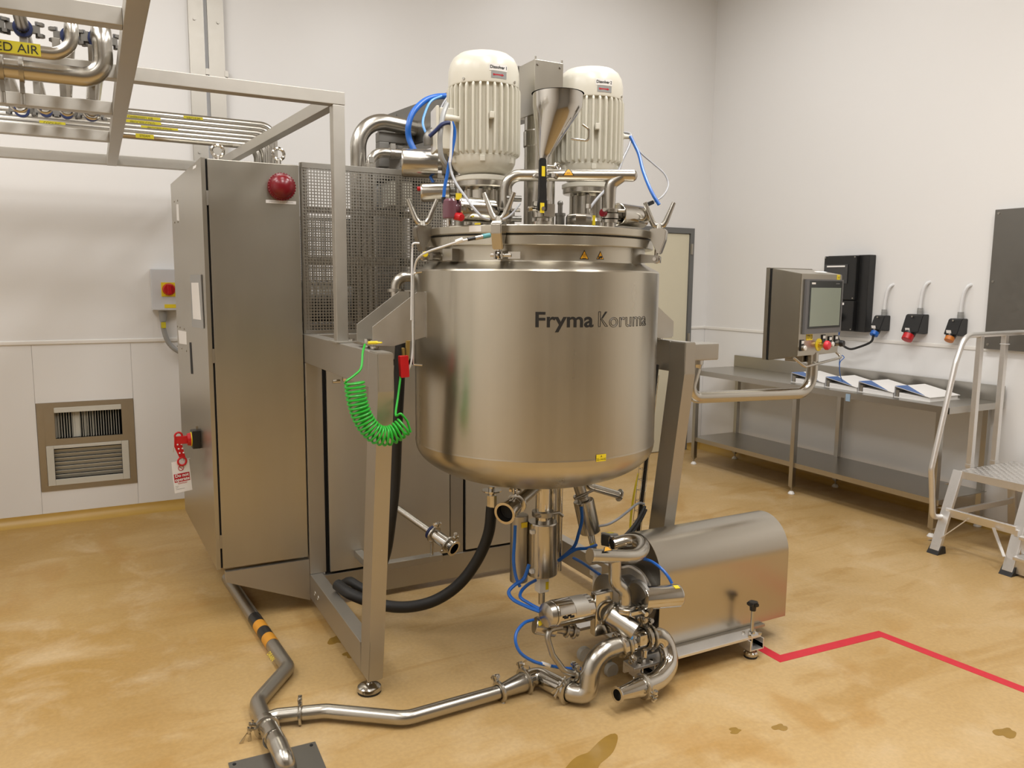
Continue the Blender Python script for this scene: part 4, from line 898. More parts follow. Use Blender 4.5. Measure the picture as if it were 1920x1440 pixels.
# ------------------------------------------------------------------ under the vessel
def pl(lst): return [P(a,c,Y=y) for a,c,y in lst]
def cable(name,label,lst,r,mat,cat,grp=None,n=8,sub=8):
    b=B(); b.tube(smooth(pl(lst),sub),r,n); return tag(mk(name,b,mat),label,cat,grp)
OX=P(1018,950,Y=-3.16).x; OY=-3.16
ov=thing('outlet_valve','tall polished outlet valve with cylinder actuator hanging under the vessel','valve',(OX,OY,0.45))
zA,zB=P(1018,985,Y=OY-0.05).z,P(1018,1085,Y=OY-0.05).z
b=B(); b.cyl((OX,OY,0.85),(OX,OY,zA-0.01),0.032,n=28); mk('outlet_tube',b,M['pol'],ov)
b=B(); b.lathe((OX,OY,zB),Z1,[(0,0),(0.061,0),(0.064,0.004),(0.064,zA-zB-0.006),(0.060,zA-zB),(0,zA-zB)],40); mk('actuator_cylinder',b,M['tube'],ov)
b=B(); b.lathe((OX,OY,0),Z1,[(0.032,zA+0.025),(0.046,zA+0.025),(0.046,zA+0.045),(0.032,zA+0.045)],32); b.tube([(OX-0.05,OY-0.03,zA+0.035),(OX+0.06,OY-0.03,zA+0.037),(OX+0.08,OY-0.03,zA+0.02)],0.007,8); mk('clamp',b,M['dull'],ov)
zP=zB-0.012
b=B(); b.box((OX-0.024,OY-0.022,zP-0.065),(OX+0.024,OY+0.022,zP),0.004); mk('position_sensor',b,M['white'],ov)
plate(ov,'yellow_sticker',(OX+0.013,OY-0.0225,zP-0.035),X1,Z1,0.014,0.034,M['yellow'],0.0008)
b=B(); b.cyl((OX,OY,zP-0.12),(OX,OY,zP-0.06),0.014,n=16); mk('sensor_stem',b,M['tube'],ov)
for z in (zA-0.03,zB+0.03):
    b=B(); b.box((OX-0.072,OY-0.035,z-0.008),(OX-0.055,OY-0.015,z+0.008),0.002); mk('mount_lug',b,M['white'],ov)
b=B(); q0=V((OX-0.02,OY-0.0,zA+0.16)); q1=P(946,963,Y=-3.34); d=(q1-q0).normalized(); L=(q1-q0).length
b.tube([q0,q1-d*0.09],0.024,20,cap=True); mk('side_branch',b,M['tube'],ov)
b=B(); b.lathe(q1-d*0.10,d,[(0,0.0),(0.024,0),(0.036,0.025),(0.037,0.085),(0.044,0.094),(0.044,0.100),(0.034,0.100),(0.033,0.02),(0,0.02)],32); mk('open_nozzle',b,M['pol'],ov)
b=B(); b.cyl(q1-d*0.035,q1-d*0.030,0.0325,n=24); mk('bore_shade',b,M['hole'],ov)  # black disc painted in as the shade inside the nozzle
clampring(ov,q1-d*0.105,d,0.028,(0,0,1),'hex')
b=B(); b.cyl((OX-0.09,OY+0.04,zB-0.03),(OX-0.09,OY+0.04,zA+0.03),0.038,n=28,bev=0.004); mk('rear_cylinder',b,M['dull'],ov)
plate(ov,'yellow_sticker',(OX-0.088,OY+0.0,zA-0.005),X1,Z1,0.028,0.022,M['yellow'],0.001)
b=B(); b.tube([(OX+0.01,OY+0.02,0.80),(OX+0.085,OY+0.05,0.815)],0.02,14); b.tube(fillet([(OX+0.05,OY+0.03,0.83),(OX+0.075,OY+0.05,0.72),(OX+0.075,OY+0.05,0.42)],0.04,8),0.016,14); mk('bypass_tube',b,M['tube'],ov)
for i,(dx,dy,r) in enumerate(((0.10,0.10,0.010),(0.125,0.06,0.007),(0.15,0.11,0.013))):
    eltube('drop_pipe',['slim polished pipe dropping from the vessel, close behind the outlet valve','thinnest polished pipe under the vessel, right of the outlet valve','polished pipe under the vessel, nearest the tilted actuator'][i],[(OX+dx,OY+dy,0.80),(OX+dx,OY+dy,0.36)],0.02,r,M['pol'])
sv=thing('sampling_valve','tilted steel valve actuator with yellow stickers under the vessel, right of the outlet valve','valve',P(1100,1080,Y=-3.02))
a0=P(1094,938,Y=-3.03); a1=P(1107,998,Y=-3.04); d=(a1-a0).normalized()
b=B(); b.lathe(a0,d,[(0,0),(0.045,0),(0.047,0.003),(0.047,(a1-a0).length-0.003),(0.044,(a1-a0).length),(0,(a1-a0).length)],32); mk('actuator_cylinder',b,M['tube'],sv)
a2=P(1117,1046,Y=-3.09); b=B(); b.cyl(a1,a2,0.016,0.013,18); mk('stem',b,M['tube'],sv)
b=B(); a3=P(1117,1070,Y=-3.10); b.obox(a3,X1*0.020,Y1*0.02,Z1*0.022,0.003); b.cyl(a3-Z1*0.09,a3-Z1*0.02,0.013,n=14); mk('position_sensor',b,M['white'],sv)
b=B(); a4=P(1088,925,Y=-3.02); b.cyl(a4-d*0.05,a0,0.026,n=20); b.torus(a4+d*0.012,d,0.030,0.006,24,8); b.tube([a4+V((-0.05,-0.03,-0.012)),a4+V((0.05,-0.03,0.016))],0.006,8); mk('valve_neck',b,M['dull'],sv)
for q in (P(1105,945,Y=-3.065),P(1110,1022,Y=-3.10)): plate(sv,'yellow_sticker',q,(1,0,0.25),(-0.25,0,1),0.022,0.014,M['yellow'],0.0008)
b=B(); zq_=a4+d*(-0.05); b.cyl(zq_,V((zq_.x-0.01,zq_.y-0.02,0.86)),0.024,n=18); mk('inlet_tube',b,M['dull'],sv)
b=B(); q0=P(1112,914,Y=-2.98); q1=P(1160,928,Y=-3.0); b.tube(fillet([q0+(q1-q0).normalized()*0.01,q0-(q1-q0).normalized()*0.03,V((q0.x-0.05,q0.y-0.03,0.87))],0.02,6),0.017,14); d=(q1-q0).normalized(); b.lathe(q0,d,[(0,0),(0.018,0),(0.018,(q1-q0).length),(0.030,(q1-q0).length+0.002),(0.030,(q1-q0).length+0.008),(0.015,(q1-q0).length+0.008),(0.014,0.02),(0,0.02)],24); tag(mk('drain_stub',b,M['tube']),'short flanged steel stub sticking out right under the vessel','pipe stub')
# black hoses
hz=thing('drain_hose','thick black rubber hose curving from a steel fitting under the vessel to the left leg','hose',P(780,1140,Y=-2.75))
b=B(); h=smooth(pl([(922,950,-2.80),(916,1000,-2.80),(895,1050,-2.78),(860,1096,-2.75),(815,1126,-2.70),(765,1138,-2.66),(715,1134,-2.62),(660,1115,-2.55),(632,1096,-2.45)]),8); b.tube(h,0.026,16); mk('rubber_hose',b,M['rubber'],hz)
b=B(); q=P(922,952,Y=-2.80); b.cyl(q-Z1*0.01,q+Z1*0.06,0.024,n=8); b.cyl(q+Z1*0.06,q+Z1*0.10,0.016,n=16); b.cyl(q+Z1*0.078,q+Z1*0.084,0.045,n=24); mk('hose_fitting',b,M['pol'],hz)
cable('supply_hose','thick black hose hanging vertically behind the left frame leg',[(752,640,-2.6),(748,720,-2.6),(744,800,-2.6),(740,900,-2.6),(733,970,-2.6),(722,1040,-2.55),(700,1090,-2.5)],0.026,M['rubber'],'hose',n=16)
cable('return_hose','short black hose arch on the floor beside the left lower frame beam',[(640,1098,-2.35),(655,1090,-2.4),(670,1098,-2.45),(690,1108,-2.5),(705,1112,-2.5)],0.022,M['rubber'],'hose',n=14)
# open drain pipe with bracket
op=thing('open_drain_pipe','open-ended steel pipe with blue gasket clamp on a steel bracket bar below the vessel','pipe',P(780,1040,Y=-2.3))
q0=P(745,953,Y=-2.215); q1=P(852,1029,Y=-2.56); d=(q1-q0).normalized(); L=(q1-q0).length
b=B(); b.tube([q0,q1-d*0.16],0.0165,16); mk('tube',b,M['tube'],op)
b=B(); b.lathe(q1-d*0.15,d,[(0,0),(0.030,0),(0.030,0.14),(0.040,0.143),(0.040,0.15),(0.028,0.15),(0.027,0.03),(0,0.03)],28); mk('open_end',b,M['pol'],op)
b=B(); b.cyl(q1-d*0.035,q1-d*0.030,0.0270,n=24); mk('bore_shade',b,M['hole'],op)  # black disc gives the open end its painted inner shade
b=B(); b.lathe(q1-d*0.165,d,[(0.016,0),(0.036,0),(0.036,0.012),(0.016,0.012)],28); lab(mk('gasket',b,M['navy'],op),'dark blue gasket ring')
clampring(op,q1-d*0.14,d,0.030,(0.3,-0.3,1),'hex'); clampring(op,q1-d*0.04,d,0.030,(1,0,0.5),'hex')
zb_=P(770,1052,Y=-2.42).z; xb1=P(826,1046,Y=-2.42).x
xb0=P(690,1058,Y=-2.42).x; b=B(); b.box((xb0,-2.45,zb_-0.018),(xb1,-2.40,zb_+0.018),0.003); b.box((xb0,-2.405,zb_-0.018),(xb0+0.04,-2.20,zb_+0.018),0.003); mk('bracket_bar',b,M['box'],op)
b=B(); pm=q0.lerp(q1,0.62); b.cyl((pm.x,pm.y,zb_),(pm.x,pm.y,pm.z-0.01),0.009,n=12); mk('support_pin',b,M['tube'],op)

# ------------------------------------------------------------------ pump unit
pu=thing('transfer_pump','transfer pump with long half-round brushed steel motor hood on a steel rail','pump',(-3.0,-3.35,0.0))
HX0,HX1,HY,HW=-3.285,-2.555,-3.33,0.15
def hoodprof(w_,zt,z0,n=20):
    return [(HY-w_,z0)]+[(HY-w_*math.cos(PI*k/n),0.405+(zt-0.405)*math.sin(PI*k/n)) for k in range(n+1)]+[(HY+w_,z0)]
o_=hoodprof(HW,0.560,0.108); i_=list(reversed(hoodprof(HW-0.003,0.557,0.108)))
b=B(); n=len(o_)
for x0,x1 in ((HX0,HX1),):
    A=[b.bm.verts.new((x0,y,z)) for y,z in o_]; C=[b.bm.verts.new((x1,y,z)) for y,z in o_]; D=[b.bm.verts.new((x0,y,z)) for y,z in reversed(i_)]; E=[b.bm.verts.new((x1,y,z)) for y,z in reversed(i_)]
    for k in range(n-1):
        for a_,c_ in ((A,C),(D,E),(A,D),(C,E)): b.bm.faces.new([a_[k],a_[k+1],c_[k+1],c_[k]])
    for k in (0,n-1): b.bm.faces.new([A[k],C[k],E[k],D[k]])
mk('motor_hood',b,steel('hood_steel',(0.50,0.468,0.41),0.265,0.27,(0.3,1,1),1.0,0.01),pu)
b=B(); b.prism([(HX1-0.006,y,z) for y,z in hoodprof(HW-0.003,0.557,0.108)],(0.003,0,0)); mk('hood_end_plate',b,M['sheet'],pu)
b=B(); b.prism([(HX0+0.02,y,z) for y,z in hoodprof(HW-0.003,0.557,0.108)],(0.004,0,0)); mk('bulkhead',b,M['darkmetal'],pu)
b=B(); b.tube(fillet([(HX1-0.004,HY-0.05,0.46),(HX1+0.018,HY-0.05,0.46),(HX1+0.018,HY+0.05,0.46),(HX1-0.004,HY+0.05,0.46)],0.01,5),0.005,8); mk('hood_handle',b,M['dull'],pu)
b=B(); b.cyl((HX0+0.03,HY,0.30),(HX1-0.05,HY,0.30),0.11,n=24); mk('motor_body',b,M['greyp'],pu)
for y0 in (-3.565,-3.16):
    b=B(); b.box((-3.47,y0,0.092),(-2.79,y0+0.075,0.104),0.002); b.box((-3.47,y0+0.065,0.055),(-2.79,y0+0.075,0.092)); mk('base_rail',b,M['alu'],pu)
b=B(); b.box((-3.40,-3.50,0.095),(-2.70,-3.16,0.107),0.002); mk('base_plate',b,M['dull'],pu)
def adjfoot(x,y,ztop,knob=True):
    b=B(); b.cyl((x,y,0.03),(x,y,ztop),0.0075,n=14); f=mk('adjusting_screw',b,M['tube'],pu)
    b=B(); b.lathe((x,y,0),Z1,[(0,0.007),(0.027,0.007),(0.030,0.012),(0.030,0.022),(0.025,0.028),(0.012,0.030),(0.010,0.036),(0,0.036)],24); mk('foot_disc',b,M['pol'],f)
    b=B(); b.cyl((x,y,0),(x,y,0.0075),0.0285,n=24); mk('rubber_pad',b,M['rubber'],f)
    b=B(); 
    for lo,hi in (((-0.04,-0.035,0.045),(-0.034,0.035,0.092)),((0.034,-0.035,0.045),(0.04,0.035,0.092)),((-0.034,-0.035,0.045),(0.034,0.035,0.050))): b.box((x+lo[0],y+lo[1],lo[2]),(x+hi[0],y+hi[1],hi[2]),0.001)
    mk('foot_bracket',b,M['alu'],pu)
    b=B()
    for dx in (-0.03,0.03):
        for dy in (-0.018,0.018): b.hexn((x+dx,y+dy,0.108),Z1,0.008,0.008)
    b.hexn((x,y,0.110),Z1,0.014,0.012); mk('bracket_bolts',b,M['pol'],pu)
    if knob:
        b=B(); 
        pts=[]
        for k in range(36):
            a=2*PI*k/36; pts.append((x+(0.021+0.006*math.cos(5*a))*math.cos(a),y+(0.021+0.006*math.cos(5*a))*math.sin(a),ztop+0.003))
        b.prism(pts,(0,0,0.018)); bmesh.ops.bevel(b.bm,geom=[e for e in b.bm.edges if abs(e.verts[0].co.z-e.verts[1].co.z)<1e-6],offset=0.004,segments=2,affect='EDGES'); b.cyl((x,y,ztop-0.018),(x,y,ztop+0.005),0.013,0.015,20); lab(mk('star_knob',b,M['black'],f),'black star knob')
kz=P(1411,1136,Y=-3.54).z
adjfoot(-2.826,-3.545,kz)
adjfoot(P(1195,1262,Y=-3.50).x,-3.53,0.15,False)
adjfoot(-2.86,-3.12,0.15,False)
# pump head casing
b=B(); b.lathe((HX0+0.02,HY,0.28),(-1,0,0),[(0,0),(0.135,0),(0.135,0.03),(0.10,0.05),(0.10,0.12),(0.12,0.13),(0.12,0.17),(0.08,0.19),(0,0.19)],40); mk('pump_casing',b,M['dull'],pu)
yv=-3.50
def Q(px,py,y=yv): return P(px,py,Y=y)
b=B(); c=Q(1128,1148,-3.46); b.obox(c,X1*0.042,Y1*0.02,Z1*0.088,0.006); mk('mounting_block',b,M['pol'],pu)
b=B(); b.cyl(Q(1140,1150,-3.47),Q(1192,1185,-3.57),0.042,0.040,28); b.torus(Q(1142,1150,-3.48),(Q(1192,1185,-3.57)-Q(1140,1150,-3.47)).normalized(),0.046,0.007,28,8); mk('inlet_neck',b,M['tube'],pu)
b=B(); e0=Q(1032,1152,-3.46); e1=Q(1104,1138,-3.44); d=(e1-e0).normalized(); L=(e1-e0).length
b.lathe(e0,d,[(0,0.0),(0.040,0.0),(0.050,0.006),(0.053,0.014),(0.053,L-0.01),(0.048,L),(0,L)],36); cyl_=mk('polished_actuator',b,M['pol'],pu)
b=B(); b.lathe(e0-d*0.03,d,[(0,0.0),(0.030,0.0),(0.046,0.008),(0.050,0.03),(0,0.031)],32); mk('end_cover',b,M['tube'],cyl_)
b=B(); b.lathe(e0+d*L*0.45,d,[(0.0535,0),(0.0540,0),(0.0540,0.07),(0.0535,0.07)],24,PI*0.15,PI*0.75); mk('nameplate',b,M['panel'],cyl_)
for i in range(2):
    b=B(); q=Q(1062+i*11,1158-i*2,-3.515); b.obox(q,X1*0.009,Y1*0.002,Z1*0.004); mk('slot',b,M['hole'],cyl_)
b=B(); g0=Q(1002,1172,-3.40); g1=Q(1040,1178,-3.42); d=(g1-g0).normalized(); b.lathe(g0,d,[(0,0),(0.03,0),(0.034,0.006),(0.034,(g1-g0).length),(0,(g1-g0).length)],28); mk('small_actuator',b,M['tube'],pu)
b=B(); b.cyl(g1-d*0.005,g1+d*0.10,0.018,n=18); b.torus(g1+d*0.05,d,0.024,0.006,20,8); b.torus(g1+d*0.08,d,0.024,0.006,20,8); mk('small_valve_neck',b,M['dull'],pu)
plate(pu,'yellow_sticker',g0+V((0.012,-0.030,0.018)),X1,(0,0.4,1),0.022,0.018,M['yellow'],0.001)
b=B(); f0=Q(1205,1122,-3.56); f1=Q(1275,1116,-3.58); d=(f1-f0).normalized(); b.lathe(f0,d,[(0,0),(0.044,0),(0.045,0.003),(0.045,(f1-f0).length-0.012),(0.040,(f1-f0).length-0.003),(0.034,(f1-f0).length),(0,(f1-f0).length)],36); mk('side_actuator',b,M['pol'],pu)
plate(pu,'yellow_sticker',f1-d*0.03+V((0,-0.016,0.0425)),d,(0,0.94,0.35),0.022,0.018,M['yellow'],0.001)
b=B(); b.lathe(Q(1196,1122,-3.53),V((1,0.02,0.1)),[(0,0),(0.062,0),(0.072,0.008),(0.072,0.020),(0.060,0.028),(0,0.028)],36); mk('valve_shroud',b,M['darkmetal'],pu)
# U bend manifold at the top of the pump
ub=thing('recirculation_bend','satin steel U-bend pipe with tee standing on the pump, warning sign on top','pipe',Q(1170,1130))
y0=-3.50
p0=Q(1108,1042,y0); p1=Q(1172,1044,y0)
d=(p1-p0); d.normalize()
pts=[p0,p0.lerp(p1,0.5)]+smooth([p1,Q(1192,1042,y0+0.01),Q(1204,1032,y0+0.04),Q(1204,1021,y0+0.09),Q(1192,1014,y0+0.14),Q(1172,1014,y0+0.17),Q(1150,1020,y0+0.18)],6)
b=B(); b.tube(pts,0.0275,20); mk('u_bend',b,M['tube'],ub)
de_=(pts[-1]-pts[-2]).normalized(); b=B(); b.lathe(pts[-1]-de_*0.004,de_,[(0.0275,0),(0.034,0.001),(0.034,0.010),(0.025,0.011)],24); mk('end_ferrule',b,M['pol'],ub); b=B(); b.cyl(pts[-1]+de_*0.001,pts[-1]+de_*0.004,0.0255,n=24); mk('bore_shade',b,M['hole'],ub)  # black end disc stands in for shade inside the pipe
b=B(); b.lathe(p0-d*0.006,d,[(0,0),(0.029,0),(0.029,0.008),(0.0265,0.01)],24); mk('weld_ferrule',b,M['pol'],ub)
b=B(); t0=Q(1153,1050,y0); t1=Q(1153,1092,y0); t2=Q(1172,1108,y0-0.01); t3=Q(1172,1136,y0-0.01); b.tube(fillet([t0,t1,t2,t3],0.05,8),0.0255,20); mk('tee_branch',b,M['tube'],ub)
c=V((Q(1133,1043,y0).x,p0.y,p0.z))+V((0,-0.66,0.75))*0.0278; uu=V((0,0.75,0.66)); n_=V((0,-0.66,0.75)); b=B(); b.prism([c-X1*0.022-uu*0.008,c+X1*0.022-uu*0.008,c+X1*0.008+uu*0.012-n_*0.001,c-X1*0.008+uu*0.012-n_*0.001],n_*0.0015); ws=mk('warning_sign',b,M['ink'],ub)
b=B(); b.prism([c-X1*0.017-uu*0.006+n_*0.0015,c+X1*0.017-uu*0.006+n_*0.0015,c+X1*0.006+uu*0.010+n_*0.0015,c-X1*0.006+uu*0.010+n_*0.0015],n_*0.0006); mk('amber_field',b,M['amber'],ws)
clampring(ub,t3-Z1*0.006,Z1,0.030,(1,-0.3,0),'hex')
b=B(); b.lathe(t3-Z1*0.02,Z1,[(0,0),(0.043,0),(0.043,0.012),(0.036,0.026),(0.026,0.028),(0,0.028)],32); mk('flange',b,M['pol'],ub)
# valve under it
b=B(); vt0=t3-Z1*0.022; b.lathe(vt0-Z1*0.13,Z1,[(0,0),(0.035,0),(0.040,0.02),(0.040,0.05),(0.033,0.06),(0.033,0.085),(0.041,0.09),(0.041,0.11),(0.03,0.13),(0,0.13)],32); mk('valve_chamber',b,M['pol'],pu)
b=B(); q=Q(1192,1148,-3.56); b.obox(q,X1*0.028,Y1*0.01,Z1*0.008,0.002); b.cyl(q+V((0.03,-0.005,0.0)),q+V((0.03,-0.03,-0.004)),0.010,n=14); mk('clamp_arm',b,M['pol'],pu)
# S-pipe and outlet bend
sp=thing('suction_pipe','thick polished S-shaped pipe bending down from the pump to the floor','pipe',Q(1100,1290,-3.52))
s0=Q(1172,1200,-3.54); s1=Q(1120,1205,-3.53); s2=Q(1098,1300,-3.55)
s3=V((-3.735,-3.505,0.046))
pp=fillet([V((s0.x,s0.y,0.205)),V((s0.x-0.155,s0.y-0.005,0.195)),V((s0.x-0.185,s0.y-0.02,0.046)),s3+V((0.006,-0.012,0)),s3+(V((-3.78,-3.35,0.044))-s3).normalized()*0.035],[0.10,0.075,0.05],12)
b=B(); b.tube(pp,0.0375,24); mk('s_tube',b,M['tube'],sp)
ax=(pp[0]-pp[1]).normalized()
b=B(); b.lathe(pp[0]-ax*0.035,ax,[(0.037,0),(0.043,0.002),(0.050,0.006),(0.050,0.022),(0.043,0.027),(0.037,0.03)],36); mk('ferrule',b,M['pol'],sp)
cr=clampring(sp,pp[0],ax,0.043,(0.2,-1,-1),'hex')
b=B(); q=pp[0]+V((0.0,-0.040,0.040)); b.ball(q,0.008,12); lab(mk('blue_dot',b,M['lblue'],sp),'blue round sticker')
b=B(); b.lathe(pp[0]+ax*0.008,ax,[(0.0,0),(0.040,0),(0.046,0.006),(0.046,0.02),(0.038,0.03),(0.038,0.085),(0.046,0.09),(0.046,0.105),(0,0.105)],36); mk('valve_body',b,M['pol'],sp)
b=B(); q=pp[0]+ax*0.05; b.obox(q+V((0,-0.045,0.02)),X1*0.018,Y1*0.012,Z1*0.022,0.004); b.cyl(q+V((0.008,-0.055,-0.02)),q+V((0.008,-0.055,-0.05)),0.009,n=12); mk('valve_bonnet',b,M['pol'],sp)
clampring(sp,pp[0]+ax*0.098,ax,0.042,(-0.2,0.2,1),'hex')
ob=thing('outlet_bend','polished U-shaped outlet pipe with clamped conical reducer lying open on the floor','pipe',Q(1220,1290,-3.6))
w0=V((pp[0].x+0.115,pp[0].y-0.0,0.205)); 
w=[w0,V((w0.x+0.05,w0.y-0.01,0.200)),Q(1250,1212,-3.565),Q(1254,1245,-3.60),Q(1236,1272,-3.635),Q(1206,1287,-3.65)]
ws_=smooth(w,8); b=B(); b.tube(ws_,0.0365,24); mk('bend_tube',b,M['pol'],ob)
e=ws_[-1]; d=(Q(1157,1303,-3.665)-e).normalized(); Lc=(Q(1157,1303,-3.665)-e).length
b=B(); b.lathe(e,d,[(0,0),(0.0365,0),(0.0365,0.02),(0.0235,Lc-0.012),(0.032,Lc-0.004),(0.032,Lc),(0.0215,Lc),(0.021,Lc-0.05),(0,Lc-0.05)],32); mk('conical_reducer',b,M['pol'],ob)
b=B(); b.cyl(e+d*(Lc-0.03),e+d*(Lc-0.025),0.0212,n=24); mk('bore_shade',b,M['hole'],ob)  # black disc paints shade into the reducer mouth
clampring(ob,e,d,0.0375,(0.5,-0.8,-0.2),'hex'); clampring(ob,w0+X1*0.012,X1,0.038,(0,0.3,1),'hex')
# plastic feet
for i,(px,py,y) in enumerate(((1095,1226,-3.38),(1146,1256,-3.40))):
    b=B(); q=P(px,py,Y=y); b.lathe((q.x,q.y-0.012,q.z),Y1,[(0,0),(0.028,0),(0.031,0.005),(0.031,0.019),(0.028,0.024),(0,0.024)],28); tag(mk('plastic_wheel',b,plain('aged_plastic',(0.42,0.40,0.35),0.4)),['white plastic disc wheel left behind the thick S-shaped pipe','white plastic disc wheel under the S-shaped pipe, nearer the pump foot'][i],'wheel')
    b2=B(); b2.box((q.x-0.012,q.y+0.012,q.z-0.005),(q.x+0.012,q.y+0.03,0.095)); mk('wheel_fork',b2,M['dull'],pu)

# ------------------------------------------------------------------ floor pipework
fp=thing('floor_drain_pipe','satin steel pipe along the floor from under the cabinet, with black and yellow stripes','pipe',(-4.75,-2.6,0))
zc=0.032
def F(px,py,z=zc): return P(px,py,Z=z)
a=[F(400,1045),F(540,1252),F(482,1318),F(506,1375),F(530,1412),F(536,1440)]
a[0]=a[1]+(F(440,1104)-a[1]).normalized()*1.15
dd=F(530,1412); down=[a[0],a[1],a[2],F(510,1385,0.04)]
b=B(); b.tube(fillet(down,[0.06,0.07],10),0.0295,20); mk('drain_tube',b,M['dull'],fp)
e=F(512,1385,0.045); 
b=B(); b.tube(fillet([F(496,1352,0.036),F(522,1398,0.052),F(538,1436,0.038),F(538,1446,-0.03)],[0.05,0.05],8),0.0325,20); mk('elbow',b,M['tube'],fp)
b=B(); q=F(511,1385,0.048); d=(F(522,1398,0.052)-F(496,1352,0.036)).normalized(); b.lathe(q,d,[(0.03,0),(0.0345,0.001),(0.0345,0.005),(0.03,0.006)],28); mk('weld_ring',b,M['pol'],fp)
d=(a[1]-a[0]).normalized(); side=V((-d.y,d.x,0))
if side.x>0: side=-side
def stripe(px0,py0,px1,py1,mat,nm):
    s0_=(F(px0,py0)-a[0]).dot(d); s1_=(F(px1,py1)-a[0]).dot(d); c=a[0]+d*min(s0_,s1_); b=B(); b.lathe(c,d,[(0.0297,0),(0.0303,0),(0.0303,abs(s1_-s0_)),(0.0297,abs(s1_-s0_))],24); return mk(nm,b,mat,fp)
ys=[1160,1174,1186,1199,1212]
cx_=lambda y: 473+(y-1160)*0.55
for i in range(4):
    stripe(cx_(ys[i]),ys[i],cx_(ys[i+1]),ys[i+1],[M['black'],M['orange']][i%2] if i%2==0 else plain('stripe_orange',(0.62,0.27,0.02),0.45),'stripe')
lb_=F(516,1240); nrm=(V((CAM.x,CAM.y,1.2))-lb_).normalized(); xd_=d; nn=(nrm-d*nrm.dot(d)).normalized(); yd_=nn.cross(xd_)
lettering(fp,'DRAIN',0.026,lb_+nn*0.0298,xd_,yd_,M['yellow'],name='pipe_lettering')
# branch pipe to the pump
bp_=thing('transfer_line','polished steel pipe line on the floor joining the floor drain pipe to the pump','pipe',(-4.3,-3.3,0))
z1=0.036
ln_=[F(496,1350),F(520,1342,z1),F(610,1333,z1),F(760,1347,z1),F(937,1297,z1)]
b=B(); b.tube(fillet(ln_,[0.05,0.10,0.10],10),0.0265,20); mk('line_tube',b,M['tube'],bp_)
r0=F(937,1297,z1); r1=F(984,1277,0.042); d=(r1-r0).normalized()
b=B(); b.lathe(r0,d,[(0,0),(0.0265,0),(0.0265,0.01),(0.0385,(r1-r0).length-0.012),(0.0385,(r1-r0).length),(0,(r1-r0).length)],28); mk('reducer',b,M['tube'],bp_)
r2=s3+V((0.0,0.0,0)); 
arc=fillet([r1,r1+d*0.065,s3],0.07,10); b=B(); b.tube(arc,0.0375,24); mk('bend_tube',b,M['pol'],bp_)
clampring(bp_,r0,d,0.030,(-0.2,0.6,1),'hex'); clampring(bp_,r1,d,0.040,(0.1,0.5,1),'wing')
d2=(arc[-1]-arc[-2]).normalized(); clampring(bp_,arc[-1],d2,0.040,(-0.6,-0.3,0.9),'wing')
d3=(F(615,1333,z1)-F(520,1342,z1)).normalized(); clampring(bp_,F(563,1338,z1),d3,0.0285,(0,0.1,1),'wing')
clampring(fp,F(500,1364,0.036),(F(506,1375)-F(482,1318)).normalized(),0.031,(-1,0.1,0.35),'wing')
# thin steam pipe beside the S pipe
t_=thing('condensate_pipe','thin satin pipe slanting down to the floor in front of the blue hose','pipe',Q(1050,1250))
tp=[Q(1052,1176,-3.44),Q(1022,1182,-3.46),Q(1036,1228,-3.48),Q(1058,1258,-3.50),Q(1092,1268,-3.50)]
b=B(); b.tube(fillet(tp,0.03,8),0.0115,14); mk('tube',b,M['dull'],t_)
clampring(t_,Q(1078,1265,-3.50),X1,0.013,(0,0,1),'hex')
# drain plate
dp=thing('drain_plate','grey steel floor plate with corner screws under the pipe elbow','plate',(-4.8,-3.4,0))
c0,c1,c2_=F(591,1390,0.004),F(428,1430,0.004),F(621,1442,0.004)
b=B(); ux=(c0-c1); uy=(c2_-c0).normalized(); uy=(uy-ux.normalized()*uy.dot(ux.normalized())).normalized()*0.30
b.prism([c1,c0,c0+uy,c1+uy],(0,0,-0.004)); mk('plate',b,M['darkmetal'],dp)
for q in (c1+ux*0.06+uy*0.06,c0-ux*0.06+uy*0.06,c1+ux*0.06+uy*0.9,c0-ux*0.06+uy*0.9):
    b=B(); b.cyl(q,q+Z1*0.002,0.006,n=12); mk('screw',b,M['hole'],dp)
# red line
b=B(); L_=[V((-2.722,-3.20,0)),V((-2.725,-3.618,0)),V((-2.118,-3.652,0)),V((-2.045,-4.262,0)),V((-1.985,-4.75,0))]; hw=0.026
def off(i,s):
    p=L_[i]
    d0=(L_[i]-L_[i-1]).normalized() if i>0 else (L_[1]-L_[0]).normalized(); d1=(L_[i+1]-L_[i]).normalized() if i<len(L_)-1 else d0
    n0=V((-d0.y,d0.x,0)); n1=V((-d1.y,d1.x,0)); nm=(n0+n1).normalized(); return p+nm*s*hw/max(0.35,nm.dot(n0))
for i in range(len(L_)-1): b.prism([off(i,-1),off(i,1),off(i+1,1),off(i+1,-1)],(0,0,0.0012))
tag(mk('floor_tape',b,M['tape']),'red zigzag marking tape on the floor to the right of the pump','tape')
